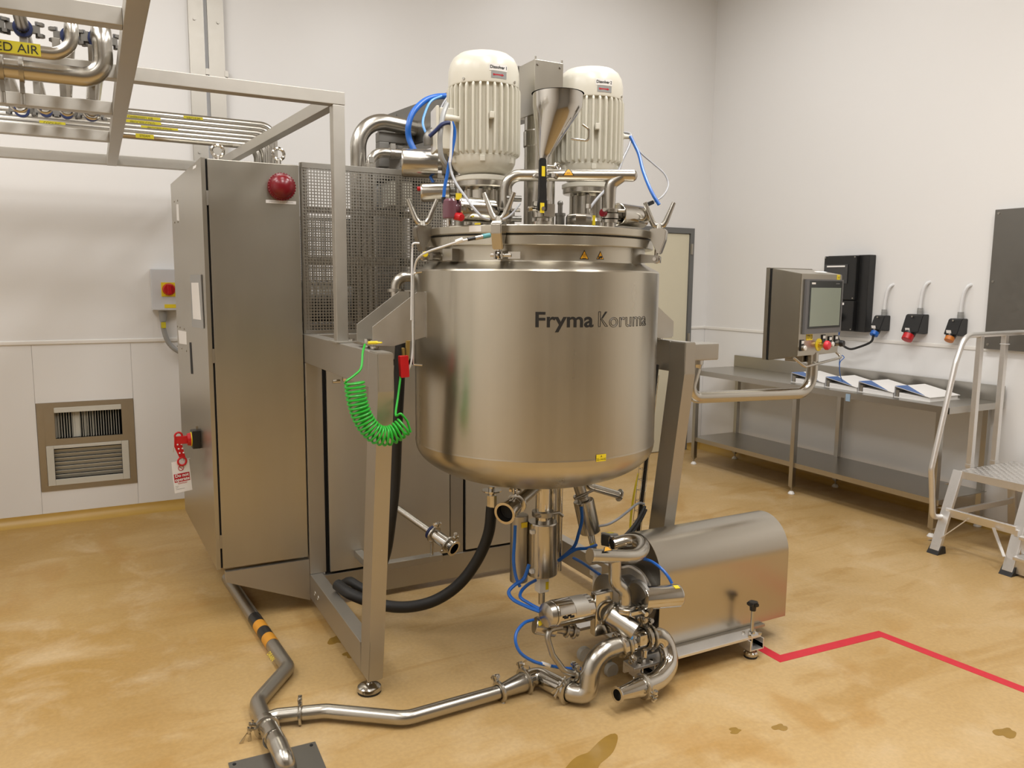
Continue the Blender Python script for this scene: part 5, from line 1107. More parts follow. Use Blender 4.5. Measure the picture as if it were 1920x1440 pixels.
# oil stains and residue on the floor
random.seed(3)
def blob(name,label,px,py,r,asp,mat,n=26,rot=0.0):
    c=P(px,py,Z=0.0); pts=[]
    ph=[random.uniform(0,6.28) for _ in range(4)]
    for k in range(n):
        a=2*PI*k/n; rr=r*(1+0.22*math.sin(2*a+ph[0])+0.16*math.sin(3*a+ph[1])+0.10*math.sin(5*a+ph[2])); x=rr*math.cos(a)*asp; y=rr*math.sin(a); pts.append(V((c.x+x*math.cos(rot)-y*math.sin(rot),c.y+x*math.sin(rot)+y*math.cos(rot),0.0002)))
    b=B(); b.prism(pts,(0,0,0.0004)); return tag(mk(name,b,mat),label,'stain')
blob('oil_stain','brown oil stain on the floor beside the lower left frame beam',632,1200,0.045,0.8,M['stain'])
blob('oil_stain','second, smaller brown oil stain nearer the front left foot',655,1228,0.028,0.9,M['stain'])
blob('oil_stain','long wet brown stain at the bottom edge of the floor, right of the drain plate',1105,1428,0.055,2.6,M['stain'],40,0.45)
blob('oil_stain','small brown spot on the floor below the open conical reducer, left of two',1378,1370,0.016,1.6,M['stain'])
blob('oil_stain','small brown spot on the floor below the open conical reducer, right of two',1462,1364,0.018,1.8,M['stain'])
blob('oil_stain','brown spot on the floor at the right edge of the picture, below the red tape',1885,1374,0.025,2.0,M['stain'])

# ------------------------------------------------------------------ earthing coil
ec=thing('earthing_cable','coiled bright green earthing cable hanging on the left frame leg','cable',P(705,800,Y=-3.33))
yc=-3.335
cl=smooth(pl([(664,716,yc),(671,757,yc),(685,792,yc),(706,814,yc),(729,817,yc),(748,807,yc),(760,797,yc)]),10)
tot=[0]
for p_,q_ in zip(cl,cl[1:]): tot.append(tot[-1]+(q_-p_).length)
def along(s):
    for i in range(len(cl)-1):
        if tot[i+1]>=s: 
            t=(s-tot[i])/(tot[i+1]-tot[i]); return cl[i].lerp(cl[i+1],t),(cl[i+1]-cl[i]).normalized()
    return cl[-1],(cl[-1]-cl[-2]).normalized()
NT=23; hel=[]
for k in range(NT*16+1):
    s=tot[-1]*k/(NT*16); c,tg2=along(min(s,tot[-1]-1e-5)); nd=V((0,-1,0)); sd=tg2.cross(nd).normalized(); a=2*PI*k/16; sh=0.38*0.021*math.cos(a)
    hel.append(c+sd*0.033*math.cos(a)+nd*0.027*math.sin(a)-tg2*0.0*sh)
st_=smooth(pl([(684,646,-3.22),(680,662,-3.26),(677,690,-3.31),(664,704,yc),(650,714,yc-0.01)]),8)
en_=smooth(pl([(764,790,yc),(752,776,yc),(742,778,yc+0.02),(746,745,yc+0.06),(751,706,yc+0.09)]),8)
b=B(); b.tube(st_+hel+en_,0.0041,8); mk('coil',b,M['green'],ec)
b=B(); q=P(759,672,Y=yc+0.09); b.obox(P(757,687,Y=yc+0.09),V((0.017,0,0.001)),Y1*0.012,V((-0.002,0,0.040)),0.004); lab(mk('clamp_grip',b,M['red'],ec),'red insulated clamp grip')
b=B(); q=P(761,657,Y=yc+0.09); b.obox(q+V((0.006,0,0)),X1*0.007,Y1*0.006,V((0.002,0,0.036)),0.002); b.obox(q+V((-0.010,0,-0.012)),X1*0.005,Y1*0.006,V((-0.001,0,0.022)),0.002); lab(mk('clamp_jaw',b,M['brass'],ec),'brass clamp jaws')
b=B(); q=P(690,643,Y=-3.22); b.cyl(q,q+X1*0.035,0.006,n=10); b.torus(q+X1*0.04,Z1,0.010,0.003,14,6); mk('cable_lug',b,M['yellow'],ec)
# ------------------------------------------------------------------ operator panel
ps=thing('operator_panel','steel operator panel with touch screen and buttons on a bent tube arm','control panel',(-2.18,-3.2,1.08))
az=-3.2
A0=P(1314,690,Y=az); A1=V((P(1299,745,Y=az).x-0.035,az,P(1299,745,Y=az).z)); A2=V((P(1520,738,Y=az).x,az,P(1505,738,Y=az).z)); A3=P(1521,672,Y=az)
b=B(); b.tube(fillet([V((A0.x-0.03,az,A0.z)),A1,A2,V((A2.x,az,A3.z+0.03))],[0.06,0.09],12),0.0275,20); mk('swing_arm',b,M['tube'],ps)
b=B(); q=P(1318,657,Y=az); b.box((XR1,az-0.05,q.z-0.04),(P(1334,657,Y=az).x,az+0.04,q.z+0.035),0.006); mk('arm_bracket',b,M['frame'],ps)
b=B(); ab=V((A0.x-0.03,az,A0.z)); b.cyl(ab-Z1*0.02,ab+Z1*0.035,0.020,0.034,20); b.cyl(ab+Z1*0.02,ab+Z1*0.045,0.034,n=20); mk('swivel_joint',b,M['tube'],ps)
ya=math.radians(12.5); xd=V((math.cos(ya),math.sin(ya),0)); nd=V((math.sin(ya),-math.cos(ya),0))
PC=V((A2.x,az,0))
# front face centre-left anchor
fo=P(1499,590,Y=az-0.06); 
def T3(u,z,w_): return fo+xd*u+nd*w_+Z1*(z-fo.z)
W_=(P(1581,585,Y=az)-P(1499,590,Y=az)).length*1.27
zt,zb=P(1503,513,Y=az-0.06).z,P(1496,668,Y=az-0.06).z
dep=0.155
# tapered housing: taller at the back
b=B(); pts=[T3(0,zb,0),T3(0,zt,0),T3(0,zt+0.026,-dep),T3(0,zb-0.03,-dep)]; b.prism(pts,xd*W_); bmesh.ops.bevel(b.bm,geom=list(b.bm.edges),offset=0.003,segments=2,affect='EDGES'); mk('housing',b,M['sheet'],ps)
b=B(); b.prism([T3(-0.004,zb-0.03,-dep-0.010),T3(-0.004,zt+0.03,-dep-0.010),T3(-0.004,zt+0.03,-dep-0.030),T3(-0.004,zb-0.03,-dep-0.030)],xd*(W_+0.008)); mk('rear_door',b,M['sheet'],ps)
b=B(); b.prism([T3(0.004,zb-0.03,-dep+0.001),T3(0.004,zt+0.026,-dep+0.001),T3(0.004,zt+0.026,-dep-0.010),T3(0.004,zb-0.03,-dep-0.010)],xd*(W_-0.008)); mk('door_seal',b,M['hole'],ps)
sl=Z1
def onp(u,v): return T3(W_*u,zb+(zt-zb)*v,0)
Hh=zt-zb
bz=plate(ps,'screen_bezel',onp(0.535,0.60)+nd*0.006,xd,Z1,W_*0.90,Hh*0.67,M['bezelg'],0.006)
plate(ps,'screen_frame',onp(0.55,0.625)+nd*0.0125,xd,Z1,W_*0.80,Hh*0.585,M['bezel'],0.0008)
plate(ps,'screen',onp(0.55,0.595)+nd*0.0140,xd,Z1,W_*0.735,Hh*0.475,M['screen'],0.0006)
plate(ps,'maker_label',onp(0.235,0.885)+nd*0.0138,xd,Z1,W_*0.09,Hh*0.022,M['paper'],0.0003)
plate(ps,'model_label',onp(0.83,0.885)+nd*0.0138,xd,Z1,W_*0.10,Hh*0.012,M['bezelg'],0.0003)
yl=plate(ps,'yellow_sticker',onp(0.90,0.965)+nd*0.001,xd,Z1,0.030,0.026,M['yellow'],0.0006); lettering(yl,'-02',0.012,onp(0.90,0.965)+nd*0.0014,xd,Z1,M['ink'])
nl=plate(ps,'number_label',onp(0.26,0.225)+nd*0.001,xd,Z1,0.058,0.030,M['yellow'],0.0006); lettering(nl,'7713',0.026,onp(0.26,0.225)+nd*0.0014,xd,Z1,M['ink'],bold=0.0005)
plate(ps,'top_label',T3(W_*0.62,zt+0.012,-0.035),xd,V((0,0.97,0.24)),0.10,0.02,M['paper'],0.0008)
def button(name,u,v,kind):
    c=onp(u,v)
    if kind!='stop':
        b=B(); b.obox(c+Z1*0.006+nd*0.003,xd*0.015,Z1*0.027,nd*0.003,0.001); h=mk(name,b,M['black'],ps)
        plate(h,'legend_plate',c+Z1*0.021+nd*0.0065,xd,Z1,0.022,0.014,M['paper'],0.0005)
    if kind=='white':
        b=B(); b.cyl(c-Z1*0.006+nd*0.006,c-Z1*0.006+nd*0.018,0.013,n=20); mk('bezel_ring',b,M['dull'],h); b=B(); b.cyl(c-Z1*0.006+nd*0.016,c-Z1*0.006+nd*0.024,0.0115,n=20,bev=0.002); mk('push_cap',b,M['white'],h)
    if kind=='selector':
        b=B(); b.cyl(c-Z1*0.006+nd*0.006,c-Z1*0.006+nd*0.026,0.013,n=20); mk('bezel_ring',b,M['dull'],h); b=B(); b.cyl(c-Z1*0.006+nd*0.026,c-Z1*0.006+nd*0.046,0.017,0.015,20,bev=0.002); mk('selector_knob',b,M['black'],h)
    if kind=='stop':
        b=B(); b.cyl(c,c+nd*0.003,0.031,n=32); h=mk(name,b,M['yellow'],ps)
        b=B(); b.cyl(c+nd*0.003,c+nd*0.034,0.013,n=20); mk('stop_shaft',b,M['brass'],h)
        b=B(); b.lathe(c+nd*0.032,nd,[(0,0),(0.017,0),(0.023,0.006),(0.023,0.016),(0.018,0.024),(0,0.027)],28); lab(mk('mushroom_head',b,plain('emergency_red',(0.70,0.03,0.05),0.35),h),'red mushroom push button')
button('push_button',0.085,0.115,'white'); button('emergency_stop',0.50,0.12,'stop'); button('indicator',0.60,0.16,'none'); button('push_button',0.765,0.135,'white'); button('selector_switch',0.92,0.14,'selector')
b=B(); h0=T3(-0.005,zb-0.008,-0.015); h1=T3(W_+0.005,zb+0.004,-0.015)
b.tube(fillet([h0,h0+nd*0.03+xd*0.055-Z1*0.045,h1+nd*0.03+xd*0.012-Z1*0.030,h1],0.03,8),0.0065,12); mk('grab_handle',b,M['tube'],ps)
b=B(); c=T3(W_*0.5,zb-0.02,-0.10); b.obox(c-Z1*0.004,xd*0.05,nd*0.05,Z1*0.018,0.003); mk('mount_block',b,M['tube'],ps)
hk=h1+nd*0.03+xd*0.012-Z1*0.030
b=B(); b.tube(smooth([hk+Z1*0.012,hk+nd*0.012,hk-Z1*0.02-xd*0.012,hk-Z1*0.045-xd*0.018,hk-Z1*0.085-xd*0.008,hk-Z1*0.125+xd*0.022]),0.0022,6); b.tube(smooth([hk-xd*0.02+Z1*0.0,hk-xd*0.022-Z1*0.03,hk-xd*0.015-Z1*0.05]),0.0022,6); tag(mk('blue_cord',b,M['blue']),'thin blue cord tied to the grab handle of the operator panel','cord')

# ------------------------------------------------------------------ bench
bn=thing('work_bench','long stainless work bench with upstand, undershelf and adjustable feet along the right wall','bench',(-0.3,-1.68,0))
BX0,BX1,BY0,BY1,BZ=-0.605,-0.02,-2.93,-0.47,0.865
b=B(); b.box((BX0,BY0,BZ-0.004),(BX1,BY1,BZ)); b.box((BX0,BY0,BZ-0.042),(BX0+0.004,BY1,BZ-0.004)); b.box((BX0,BY0,BZ-0.042),(BX1,BY0+0.004,BZ-0.004)); b.box((BX0,BY1-0.004,BZ-0.042),(BX1,BY1,BZ-0.004)); mk('worktop',b,M['bench'],bn)
b=B(); b.box((BX1-0.03,BY0,BZ),(BX1-0.004,BY1-0.0,BZ+0.105),0.002); mk('upstand',b,M['bench'],bn)
b=B(); b.box((BX0+0.045,BY0+0.05,0.248),(BX1-0.03,BY1-0.05,0.252)); b.box((BX0+0.045,BY0+0.05,0.215),(BX0+0.048,BY1-0.05,0.248)); mk('undershelf',b,M['bench'],bn)
for y in (-0.545,-1.68,-2.845):
    for x in (-0.555,-0.06):
        b=B(); b.box((x-0.019,y-0.019,0.06),(x+0.019,y+0.019,BZ-0.005),0.003); lg=mk('leg',b,M['bench'],bn)
        b=B(); b.cyl((x,y,0.022),(x,y,0.062),0.006,n=10); b.cyl((x,y,0.052),(x,y,0.060),0.016,n=6); mk('foot_screw',b,M['dull'],lg)
        b=B(); b.lathe((x,y,0),Z1,[(0,0),(0.024,0),(0.026,0.006),(0.016,0.022),(0.008,0.026),(0,0.026)],20); mk('white_foot',b,M['white'],lg)
b=B(); b.obox(V((BX0-0.002,-2.185,BZ-0.035)),Y1*0.018,Z1*0.026,X1*0.001); tag(mk('tape_strip',b,plain('blue_tape',(0.30,0.42,0.55),0.4)),'short piece of pale blue tape hanging from the bench front edge','tape')
# folders
def folder(i,y0,y1,label,rot=0.0):
    """lever arch file lying open-side to the front: spine at +y (left in view), tapering to -y"""
    xf=-0.50+0.01*i; xb=xf+0.315; g=thing('lever_arch_file',label,'folder',((xf+xb)/2,(y0+y1)/2,BZ),'lever arch files lying on the bench')
    L=abs(y1-y0); h=0.072
    def f(x,t,z): return V((xf+(xb-xf)*x,y0+(y1-y0)*t,BZ+z))
    b=B(); b.prism([f(0,0,0.0005),f(1,0,0.0005),f(1,1,0.0005),f(0,1,0.0005)],(0,0,0.003)); mk('back_cover',b,M['paper'],g)
    b=B(); b.prism([f(0,0,0.0035),f(0,0.012,0.0035),f(0,0.012,h),f(0,0,h)],f(1,0,0)-f(0,0,0)); mk('spine',b,M['greypaper'],g)
    b=B(); b.prism([f(0,0,h),f(0,0.012,h+0.003),f(0,1,0.030),f(0,1,0.027),f(0,0.012,h)],f(1,0,0)-f(0,0,0)); mk('front_cover',b,M['paper'],g)
    b=B()
    def ft(x,t): return f(x,t,h+0.0035+(0.0305-h-0.003)*(t-0.012)/0.988)
    b.prism([ft(0,0.0),ft(0.0,0.85),ft(0.40,0.02)],(0,0,0.0006)); lab(mk('blue_print',b,M['fblue'],g),'blue triangular print')
    b=B(); b.prism([f(0.03,0.12,0.0036),f(0.03,0.97,0.0036),f(0.03,0.97,0.024),f(0.03,0.12,0.034)],(f(1,0,0)-f(0,0,0))*0.93); pg=mk('paper_stack',b,M['paper'],g)
    for k in range(3):
        b=B(); z0=0.006+k*0.008; b.prism([f(0.026,0.13,z0),f(0.026,0.96,z0),f(0.026,0.96,z0+0.0008),f(0.026,0.13,z0+0.0008)],(f(1,0,0)-f(0,0,0))*0.004); mk('paper_edge',b,M['greypaper'],pg)
    b=B(); b.prism([f(0.02,0.03,0.0036),f(0.02,0.10,0.0036),f(0.02,0.12,0.05),f(0.02,0.03,0.05)],(f(1,0,0)-f(0,0,0))*0.10); mk('lever_mechanism',b,M['dull'],g)
    return g
fl_=['leftmost white and blue lever arch file on the bench, partly behind the panel arm','second lever arch file from the left, just right of the panel arm','third lever arch file from the left on the bench','rightmost lever arch file on the bench, beside the step handrail']
ys_=[]
for px0,px1,yy in ((1485,1548,705),(1549,1610,712),(1611,1678,720),(1679,1748,728)):
    a=P(px0,yy+2,X=-0.49).y; c=P(px1,yy+8,X=-0.49).y; ys_.append((a,c))
for i,(a,c) in enumerate(ys_): folder(i*0,a,c+0.004,fl_[i])

# ------------------------------------------------------------------ right wall fittings
def wy(px,py): q=P(px,py,X=-0.005); return q.y,q.z
db=thing('distribution_board','large black wall distribution board with window and blue sockets, behind the panel','distribution board',(0,-1.68,1.26))
b=B(); b.box((-0.075,-1.875,1.262),(-0.001,-1.487,1.850),0.006); mk('back_box',b,M['black'],db)
b=B(); b.box((-0.115,-1.79,1.268),(-0.075,-1.487,1.50),0.008); b.box((-0.115,-1.79,1.505),(-0.075,-1.487,1.846),0.008); mk('front_cover',b,M['black'],db)
b=B(); b.box((-0.122,-1.72,1.63),(-0.115,-1.50,1.78),0.003); w0_=mk('breaker_window',b,plain('smoked_window',(0.05,0.05,0.05),0.15),db)
plate(db,'window_label',(-0.123,-1.61,1.765),-Y1,Z1,0.17,0.012,M['paper'],0.0008)
plate(db,'text_label',(-0.117,-1.66,1.475),-Y1,Z1,0.085,0.018,M['paper'],0.0008)
for y in (-1.575,-1.665):
    b=B(); b.cyl((-0.115,y,1.375),(-0.150,y,1.365),0.034,n=24,bev=0.004); mk('socket_lid',b,M['blue'] if y>-1.6 else M['black'],db)
plate(db,'rating_label',(-0.116,-1.60,1.31),-Y1,Z1,0.04,0.05,M['glove'],0.0008)
for y,z in ((-1.50,1.835),(-1.775,1.835),(-1.775,1.52),(-1.775,1.28)):
    b=B(); b.cyl((-0.115,y,z),(-0.117,y,z),0.006,n=10); mk('cover_screw',b,M['dull'],db)
def socket(label,px0,px1,ptop,pbot,col,big=False,kx=0):
    y0=P(px0,(ptop+pbot)/2,X=-0.10).y; y1=P(px1,(ptop+pbot)/2,X=-0.02).y; zt_=P(px1,ptop,X=-0.05).z; zb_=P(px1,pbot,X=-0.08).z
    ym=(y0+y1)/2; wd=abs(y1-y0)
    g=thing('wall_socket',label,'socket',(0,ym,zb_),'black industrial wall sockets')
    hh=zt_-zb_
    b=B(); b.prism([(-0.001,ym-wd/2,zb_+0.02*hh),(-0.045,ym-wd/2,zb_),(-0.115,ym-wd/2,zb_+hh*0.10),(-0.070,ym-wd/2,zt_-hh*0.06),(-0.055,ym-wd/2,zt_),(-0.001,ym-wd/2,zt_)],(0,wd,0)); bmesh.ops.bevel(b.bm,geom=list(b.bm.edges),offset=0.004,segments=2,affect='EDGES'); mk('socket_body',b,M['black'],g)
    d=V((-0.55,0.0,-0.83)).normalized(); c=V((-0.080,ym+wd*0.12,zb_+hh*0.06)); r_=0.032 if not big else 0.040
    b=B(); b.cyl(c-d*0.02,c+d*0.018,r_,n=24); mk('socket_collar',b,M['black'],g)
    b=B(); b.cyl(c+d*0.012,c+d*(0.048 if not big else 0.062),r_*0.94,n=24,bev=0.003); lab(mk('hinged_lid',b,col,g),'coloured hinged socket lid')
    plate(g,'rating_label',c-d*0.002+V((-0.034,0,0.02)),-Y1,V((-0.3,0,0.95)),0.034,0.026,M['paper'],0.001)
    b=B(); b.cyl((-0.03,ym-wd*0.1,zt_-0.003),(-0.03,ym-wd*0.1,zt_+0.045),0.019,n=18); b.torus((-0.03,ym-wd*0.1,zt_+0.022),Z1,0.019,0.002,20,6); mk('cable_gland',b,M['greyp'],g)
    yk=ym-wd*0.1; b=B(); b.tube(smooth([(-0.03,yk,zt_+0.04),(-0.03,yk-0.002,zt_+0.10),(-0.028,yk-0.012,zt_+0.175),(-0.02,yk-0.026,zt_+0.215),(-0.004,yk-0.036,zt_+0.228),(0.008,yk-0.04,zt_+0.226)],8),[0.0115]*41,12); lab(mk('white_cable',b,M['glove'],g),'white cable curving into the wall')
    for dz in (0.12,0.88):
        b=B(); yq=ym+wd*0.05; b.cyl((-0.112+0.035*dz,yq,zb_+hh*dz),(-0.118+0.035*dz,yq,zb_+hh*dz+0.001),0.006,n=10); mk('cover_screw',b,M['dull'],g)
    if big: plate(g,'white_label',(-0.076,ym+wd*0.2,zt_-hh*0.28),-Y1,V((0.28,0,1)),0.06,0.018,M['paper'],0.001)
    return g,c,d
g1,c1_,d1_=socket('black wall socket with blue lid and plug cable beside the distribution board',1633,1666,592,622,M['blue'])
socket('largest black wall socket with red lid, middle of the three',1692,1738,590,628,M['red'],True)
socket('black wall socket with orange lid, nearest the step handrail',1772,1811,598,632,M['orange'])
b=B(); s0=V((-0.10,-1.648,1.262)); s1=c1_+d1_*0.05
b.tube(smooth([s0,s0-Z1*0.05,s0+V((0,-0.045,-0.105)),s0+V((0,-0.12,-0.135)),s0+V((0,-0.20,-0.115)),s1+V((0.0,0.02,-0.05)),s1],8),0.0085,10); plug=tag(mk('link_cable',b,M['rubber']),'black looped cable linking the distribution board to the blue-lidded socket','cable')
b=B(); b.cyl(s0+Z1*0.002,s0-Z1*0.035,0.016,0.013,14); lab(mk('blue_gland',b,M['blue'],plug),'blue cable gland')
wc=thing('wall_panel_board','large dark grey sheet metal panel on the right wall at the picture edge','wall panel',(0,-3.3,1.2))
b=B(); b.box((-0.045,-3.85,1.205),(0.0,-2.775,2.115),0.003); mk('sheet',b,M['darkmetal'],wc)
for y,z in ((-2.80,1.235),(-2.80,1.65),(-2.80,2.09),(-3.3,1.235),(-3.3,2.09)):
    b=B(); b.cyl((-0.045,y,z),(-0.049,y,z),0.008,n=12); mk('screw',b,M['dull'],wc)

# ------------------------------------------------------------------ platform steps
st=thing('platform_steps','worn aluminium platform steps with tubular handrail at the right edge','steps',(-0.5,-3.3,0))
ZP=0.50
tl=V((-0.655,-3.055,ZP)); bl=V((-0.085,-3.03,ZP)); 
fl0=V((-0.835,-3.055,0.0)); fr0=V((-0.80,-3.47,0.0)); trr=V((-0.64,-3.47,ZP))
alu=M['alu']
b=B(); b.prism([V((tl.x,tl.y,ZP-0.004)),V((bl.x,tl.y,ZP-0.004)),V((bl.x,-3.47,ZP-0.004)),V((tl.x,-3.47,ZP-0.004))],(0,0,0.004)); plt=mk('platform_tread',b,alu,st)
random.seed(5); b=B()
for i in range(22):
    for j in range(16):
        x=tl.x+0.02+i*0.0245; y=tl.y-0.02-j*0.0245; a=PI/4 if (i+j)%2 else -PI/4
        dx=V((math.cos(a),math.sin(a),0)); dy=V((-math.sin(a),math.cos(a),0)); c=V((x,y,ZP))
        b.prism([c-dx*0.010,c-dy*0.0028,c+dx*0.010,c+dy*0.0028],(0,0,0.0016))
o=mk('tread_pattern',b,alu,plt); o['kind']='stuff'
for p0,p1 in ((tl,V((tl.x,-3.47,ZP))),(tl,V((bl.x,tl.y,ZP))),(V((bl.x,tl.y,ZP)),V((bl.x,-3.47,ZP)))):
    b=B(); b.beam(p0-Z1*0.024,p1-Z1*0.024,0.012,0.046,bev=0.002); mk('platform_rail',b,alu,st)
for f_,t_ in ((fl0,tl),(V((fr0.x,-3.47,0)),trr)):
    dirn=(t_-f_).normalized(); f1=f_+dirn*0.02
    b=B(); b.beam(f1,t_-Z1*0.004,0.060,0.026,up=V((1,0,0.3)),bev=0.003); sl_=mk('stile',b,alu,st)
    b=B(); b.prism([V((f_.x-0.022,f_.y-0.036,0)),V((f_.x+0.06,f_.y-0.036,0)),V((f_.x+0.05,f_.y-0.036,0.045)),V((f_.x+0.015,f_.y-0.036,0.05))],(0,0.072,0)); lab(mk('rubber_foot',b,M['rubber'],sl_),'black rubber foot')
for yy in (-3.055,-3.47):
    b=B(); b.beam((-0.02,yy,0.0),(-0.10,yy,ZP-0.01),0.05,0.026,up=V((1,0,0)),bev=0.003); mk('rear_leg',b,alu,st)
    b=B(); b.beam((-0.75,yy,0.235),(-0.055,yy,0.235),0.02,0.035,bev=0.002); mk('side_brace',b,alu,st)
def sp_(t,y): q=fl0.lerp(tl,t); return V((q.x,y,q.z))
b=B(); b.beam(sp_(0.50,-3.055),sp_(0.50,-3.47),0.016,0.055,up=V((1,0,0.35)).cross(Y1),bev=0.002); mk('cross_bar',b,alu,st)
for y0,y1 in ((-3.075,-3.19),(-3.45,-3.35)):
    b=B(); b.beam(sp_(0.20,y0)+V((-0.01,0,0)),sp_(0.47,y1)+V((-0.01,0,0)),0.006,0.020,up=V((1,0,0.3)),bev=0.001); mk('diagonal_brace',b,alu,st)
for t in (0.14,0.27,0.53,0.82):
    q=sp_(t,-3.055)
    b=B(); b.prism([q+V((-0.004,0.03,0.004)),q+V((-0.03,0.046,0.0)),q+V((-0.004,0.042,-0.008))],(0.03,0,0)); mk('step_bracket',b,alu,st)
for t in (0.20,0.42):
    q=sp_(t,-3.49); b=B(); b.box((q.x-0.02,-3.98,q.z),(q.x+0.20,-3.50,q.z+0.022),0.006); mk('step_tread',b,alu,st)
    b=B(); b.box((q.x+0.02,-3.97,q.z-0.085),(q.x+0.024,-3.50,q.z)); mk('step_riser',b,alu,st)
b=B(); b.beam(V((fr0.x,-3.99,0.0)),V((trr.x,-3.99,ZP)),0.06,0.026,up=V((1,0,0.3)),bev=0.003); mk('stile',b,alu,st)
b=B(); b.beam(V((-0.62,-3.99,ZP-0.02)),V((-0.62,-3.47,ZP-0.02)),0.012,0.04); mk('platform_rail',b,alu,st)
yr=-3.055
def rl(px,py,y=yr+0.02): return P(px,py,Y=y)
r0=rl(1776,940); 
hr=[V((-0.755,yr+0.02,0.215)),V((-0.845,yr+0.02,0.225)),rl(1746,880),rl(1792,680),rl(1809,630),V((-0.055,yr+0.02,1.33)),V((-0.055,-3.6,1.33))]
hr[4]=V((hr[4].x,yr+0.02,1.322))
b=B(); b.tube(fillet(hr,[0.04,0.06,0.10,0.10,0.08],10),0.0165,16); mk('handrail',b,alu,st)
for x,px in ((0,1838),(0,1884)):
    zt__=1.322; q=P(px,640,Y=yr+0.02); b=B(); b.box((q.x-0.017,yr+0.004,ZP-0.04),(q.x+0.017,yr+0.036,1.315),0.003); po=mk('rail_post',b,alu,st)
    b=B(); b.box((q.x-0.02,yr+0.002,ZP),(q.x+0.02,yr+0.038,ZP+0.02),0.002); mk('post_clip',b,alu,po)
b=B(); q=P(1884,645,Y=yr+0.02); b.torus((q.x,yr+0.02,q.z),Z1,0.026,0.0022,20,6); mk('cable_tie',b,M['glove'],st)

# ------------------------------------------------------------------ overhead service frame
of=thing('overhead_frame','brushed steel box section overhead frame at upper left carrying the service pipes','frame',(-5.4,-2.0,1.36))
fm=M['box']
ZF0,ZF1=2.300,2.350
b=B(); b.box((-4.412,-2.765,1.366),(-4.364,-2.715,ZF0-0.0005),0.003); mk('post',b,fm,of)
b=B(); b.box((-4.425,-2.79,1.3605),(-4.335,-2.68,1.367),0.001); bp0=mk('base_plate',b,fm,of)
for q in ((-4.35,-2.70),(-4.35,-2.775)):
    b=B(); b.hexn((q[0],q[1],1.371),Z1,0.009,0.009); mk('bolt',b,M['pol'],bp0)
ycs=[-3.39,-2.74,-2.085,-1.34,-0.45]
for i,y in enumerate(ycs):
    b=B(); x1=-4.362 if i==1 else (-4.55 if i==4 else -5.17); b.box((-6.45,y-0.025,ZF0),(x1,y+0.025,ZF1 if i not in (4,) else ZF1+0.01),0.003); mk('cross_member',b,fm,of)
b=B(); b.box((-5.17,-3.95,ZF0-0.001),(-5.115,-0.42,ZF1+0.001),0.003); mk('long_rail',b,fm,of)
b=B(); b.beam((-4.391,-2.714,2.325),(-4.56,-0.45,2.325),0.046,0.05,bev=0.003); mk('long_rail',b,fm,of)
b=B(); b.box((-6.45,-3.95,ZF0),(-6.40,-0.42,ZF1),0.003); mk('long_rail',b,fm,of)
for y in (-3.39,-0.45):
    b=B(); b.box((-6.45,y-0.024,0.0),(-6.40,y+0.024,ZF0),0.003); mk('post',b,fm,of)
b=B(); b.box((-4.575,-0.474,1.0),(-4.53,-0.02,2.30),0.003) if False else b.box((-4.58,-0.474,2.30),(-4.535,-0.426,2.352)); b.box((-4.58,-0.45,2.305),(-4.535,-0.001,2.345)); mk('wall_bracket',b,fm,of)
# service pipes (X bundle)
tb=['top','second','third','fourth','fifth','lowest']
words=[('VACUUM',352,0),('COMPRESSED AIR',262,-1),('PROCESS COLD',268,0),('PROCESS COLD',300,0),('COOLING',100,0),('STEAM',272,0)]
for i in range(6):
    y=-1.10+0.05*i; z=P(365,264-8.2*(5-i)-6,Y=y).z
    z=P(365,[225.5,234,242.5,251,258.5,266.5][i]-3.0,Y=-0.92-0.035*i).z; y=-0.92-0.035*i
    xe=[-4.27,-4.285,-4.31,-4.34,-4.36,-4.40][i]
    g=thing('service_pipe',['top','second','third','fourth','fifth','lowest'][i]+' pipe of the stack of satin service pipes crossing above the cabinet','pipe',(-5.3,y,z),'service pipes above the cabinet')
    b=B(); b.tube(fillet([(-6.5,y,z),(xe,y,z),(xe,y,1.75+0.03*i)],0.075,10),0.0215,14); mk('tube',b,M['tube'],g)
    wd,px,_=words[i]
    py=[226,236,243,250,258,266][i]
    xq=P(px,py,Y=y-0.02).x
    if i==0: xq=P(363,236,Y=y-0.02).x
    nrm=V((CAM.x-xq,CAM.y-y,CAM.z-z)); nrm.x=0; nrm.normalize(); up=V((0,-nrm.z,nrm.y)); 
    if up.z<0: up=-up
    wl=0.014*len(wd)+0.02
    lp=plate(g,'pipe_label',V((xq,y,z))+nrm*0.0205,X1,up,wl,0.022,M['pyell'],0.0012)
    lettering(lp,wd,0.0175,V((xq,y,z))+nrm*0.0208,X1,up,M['ink'],spacing=1.0)
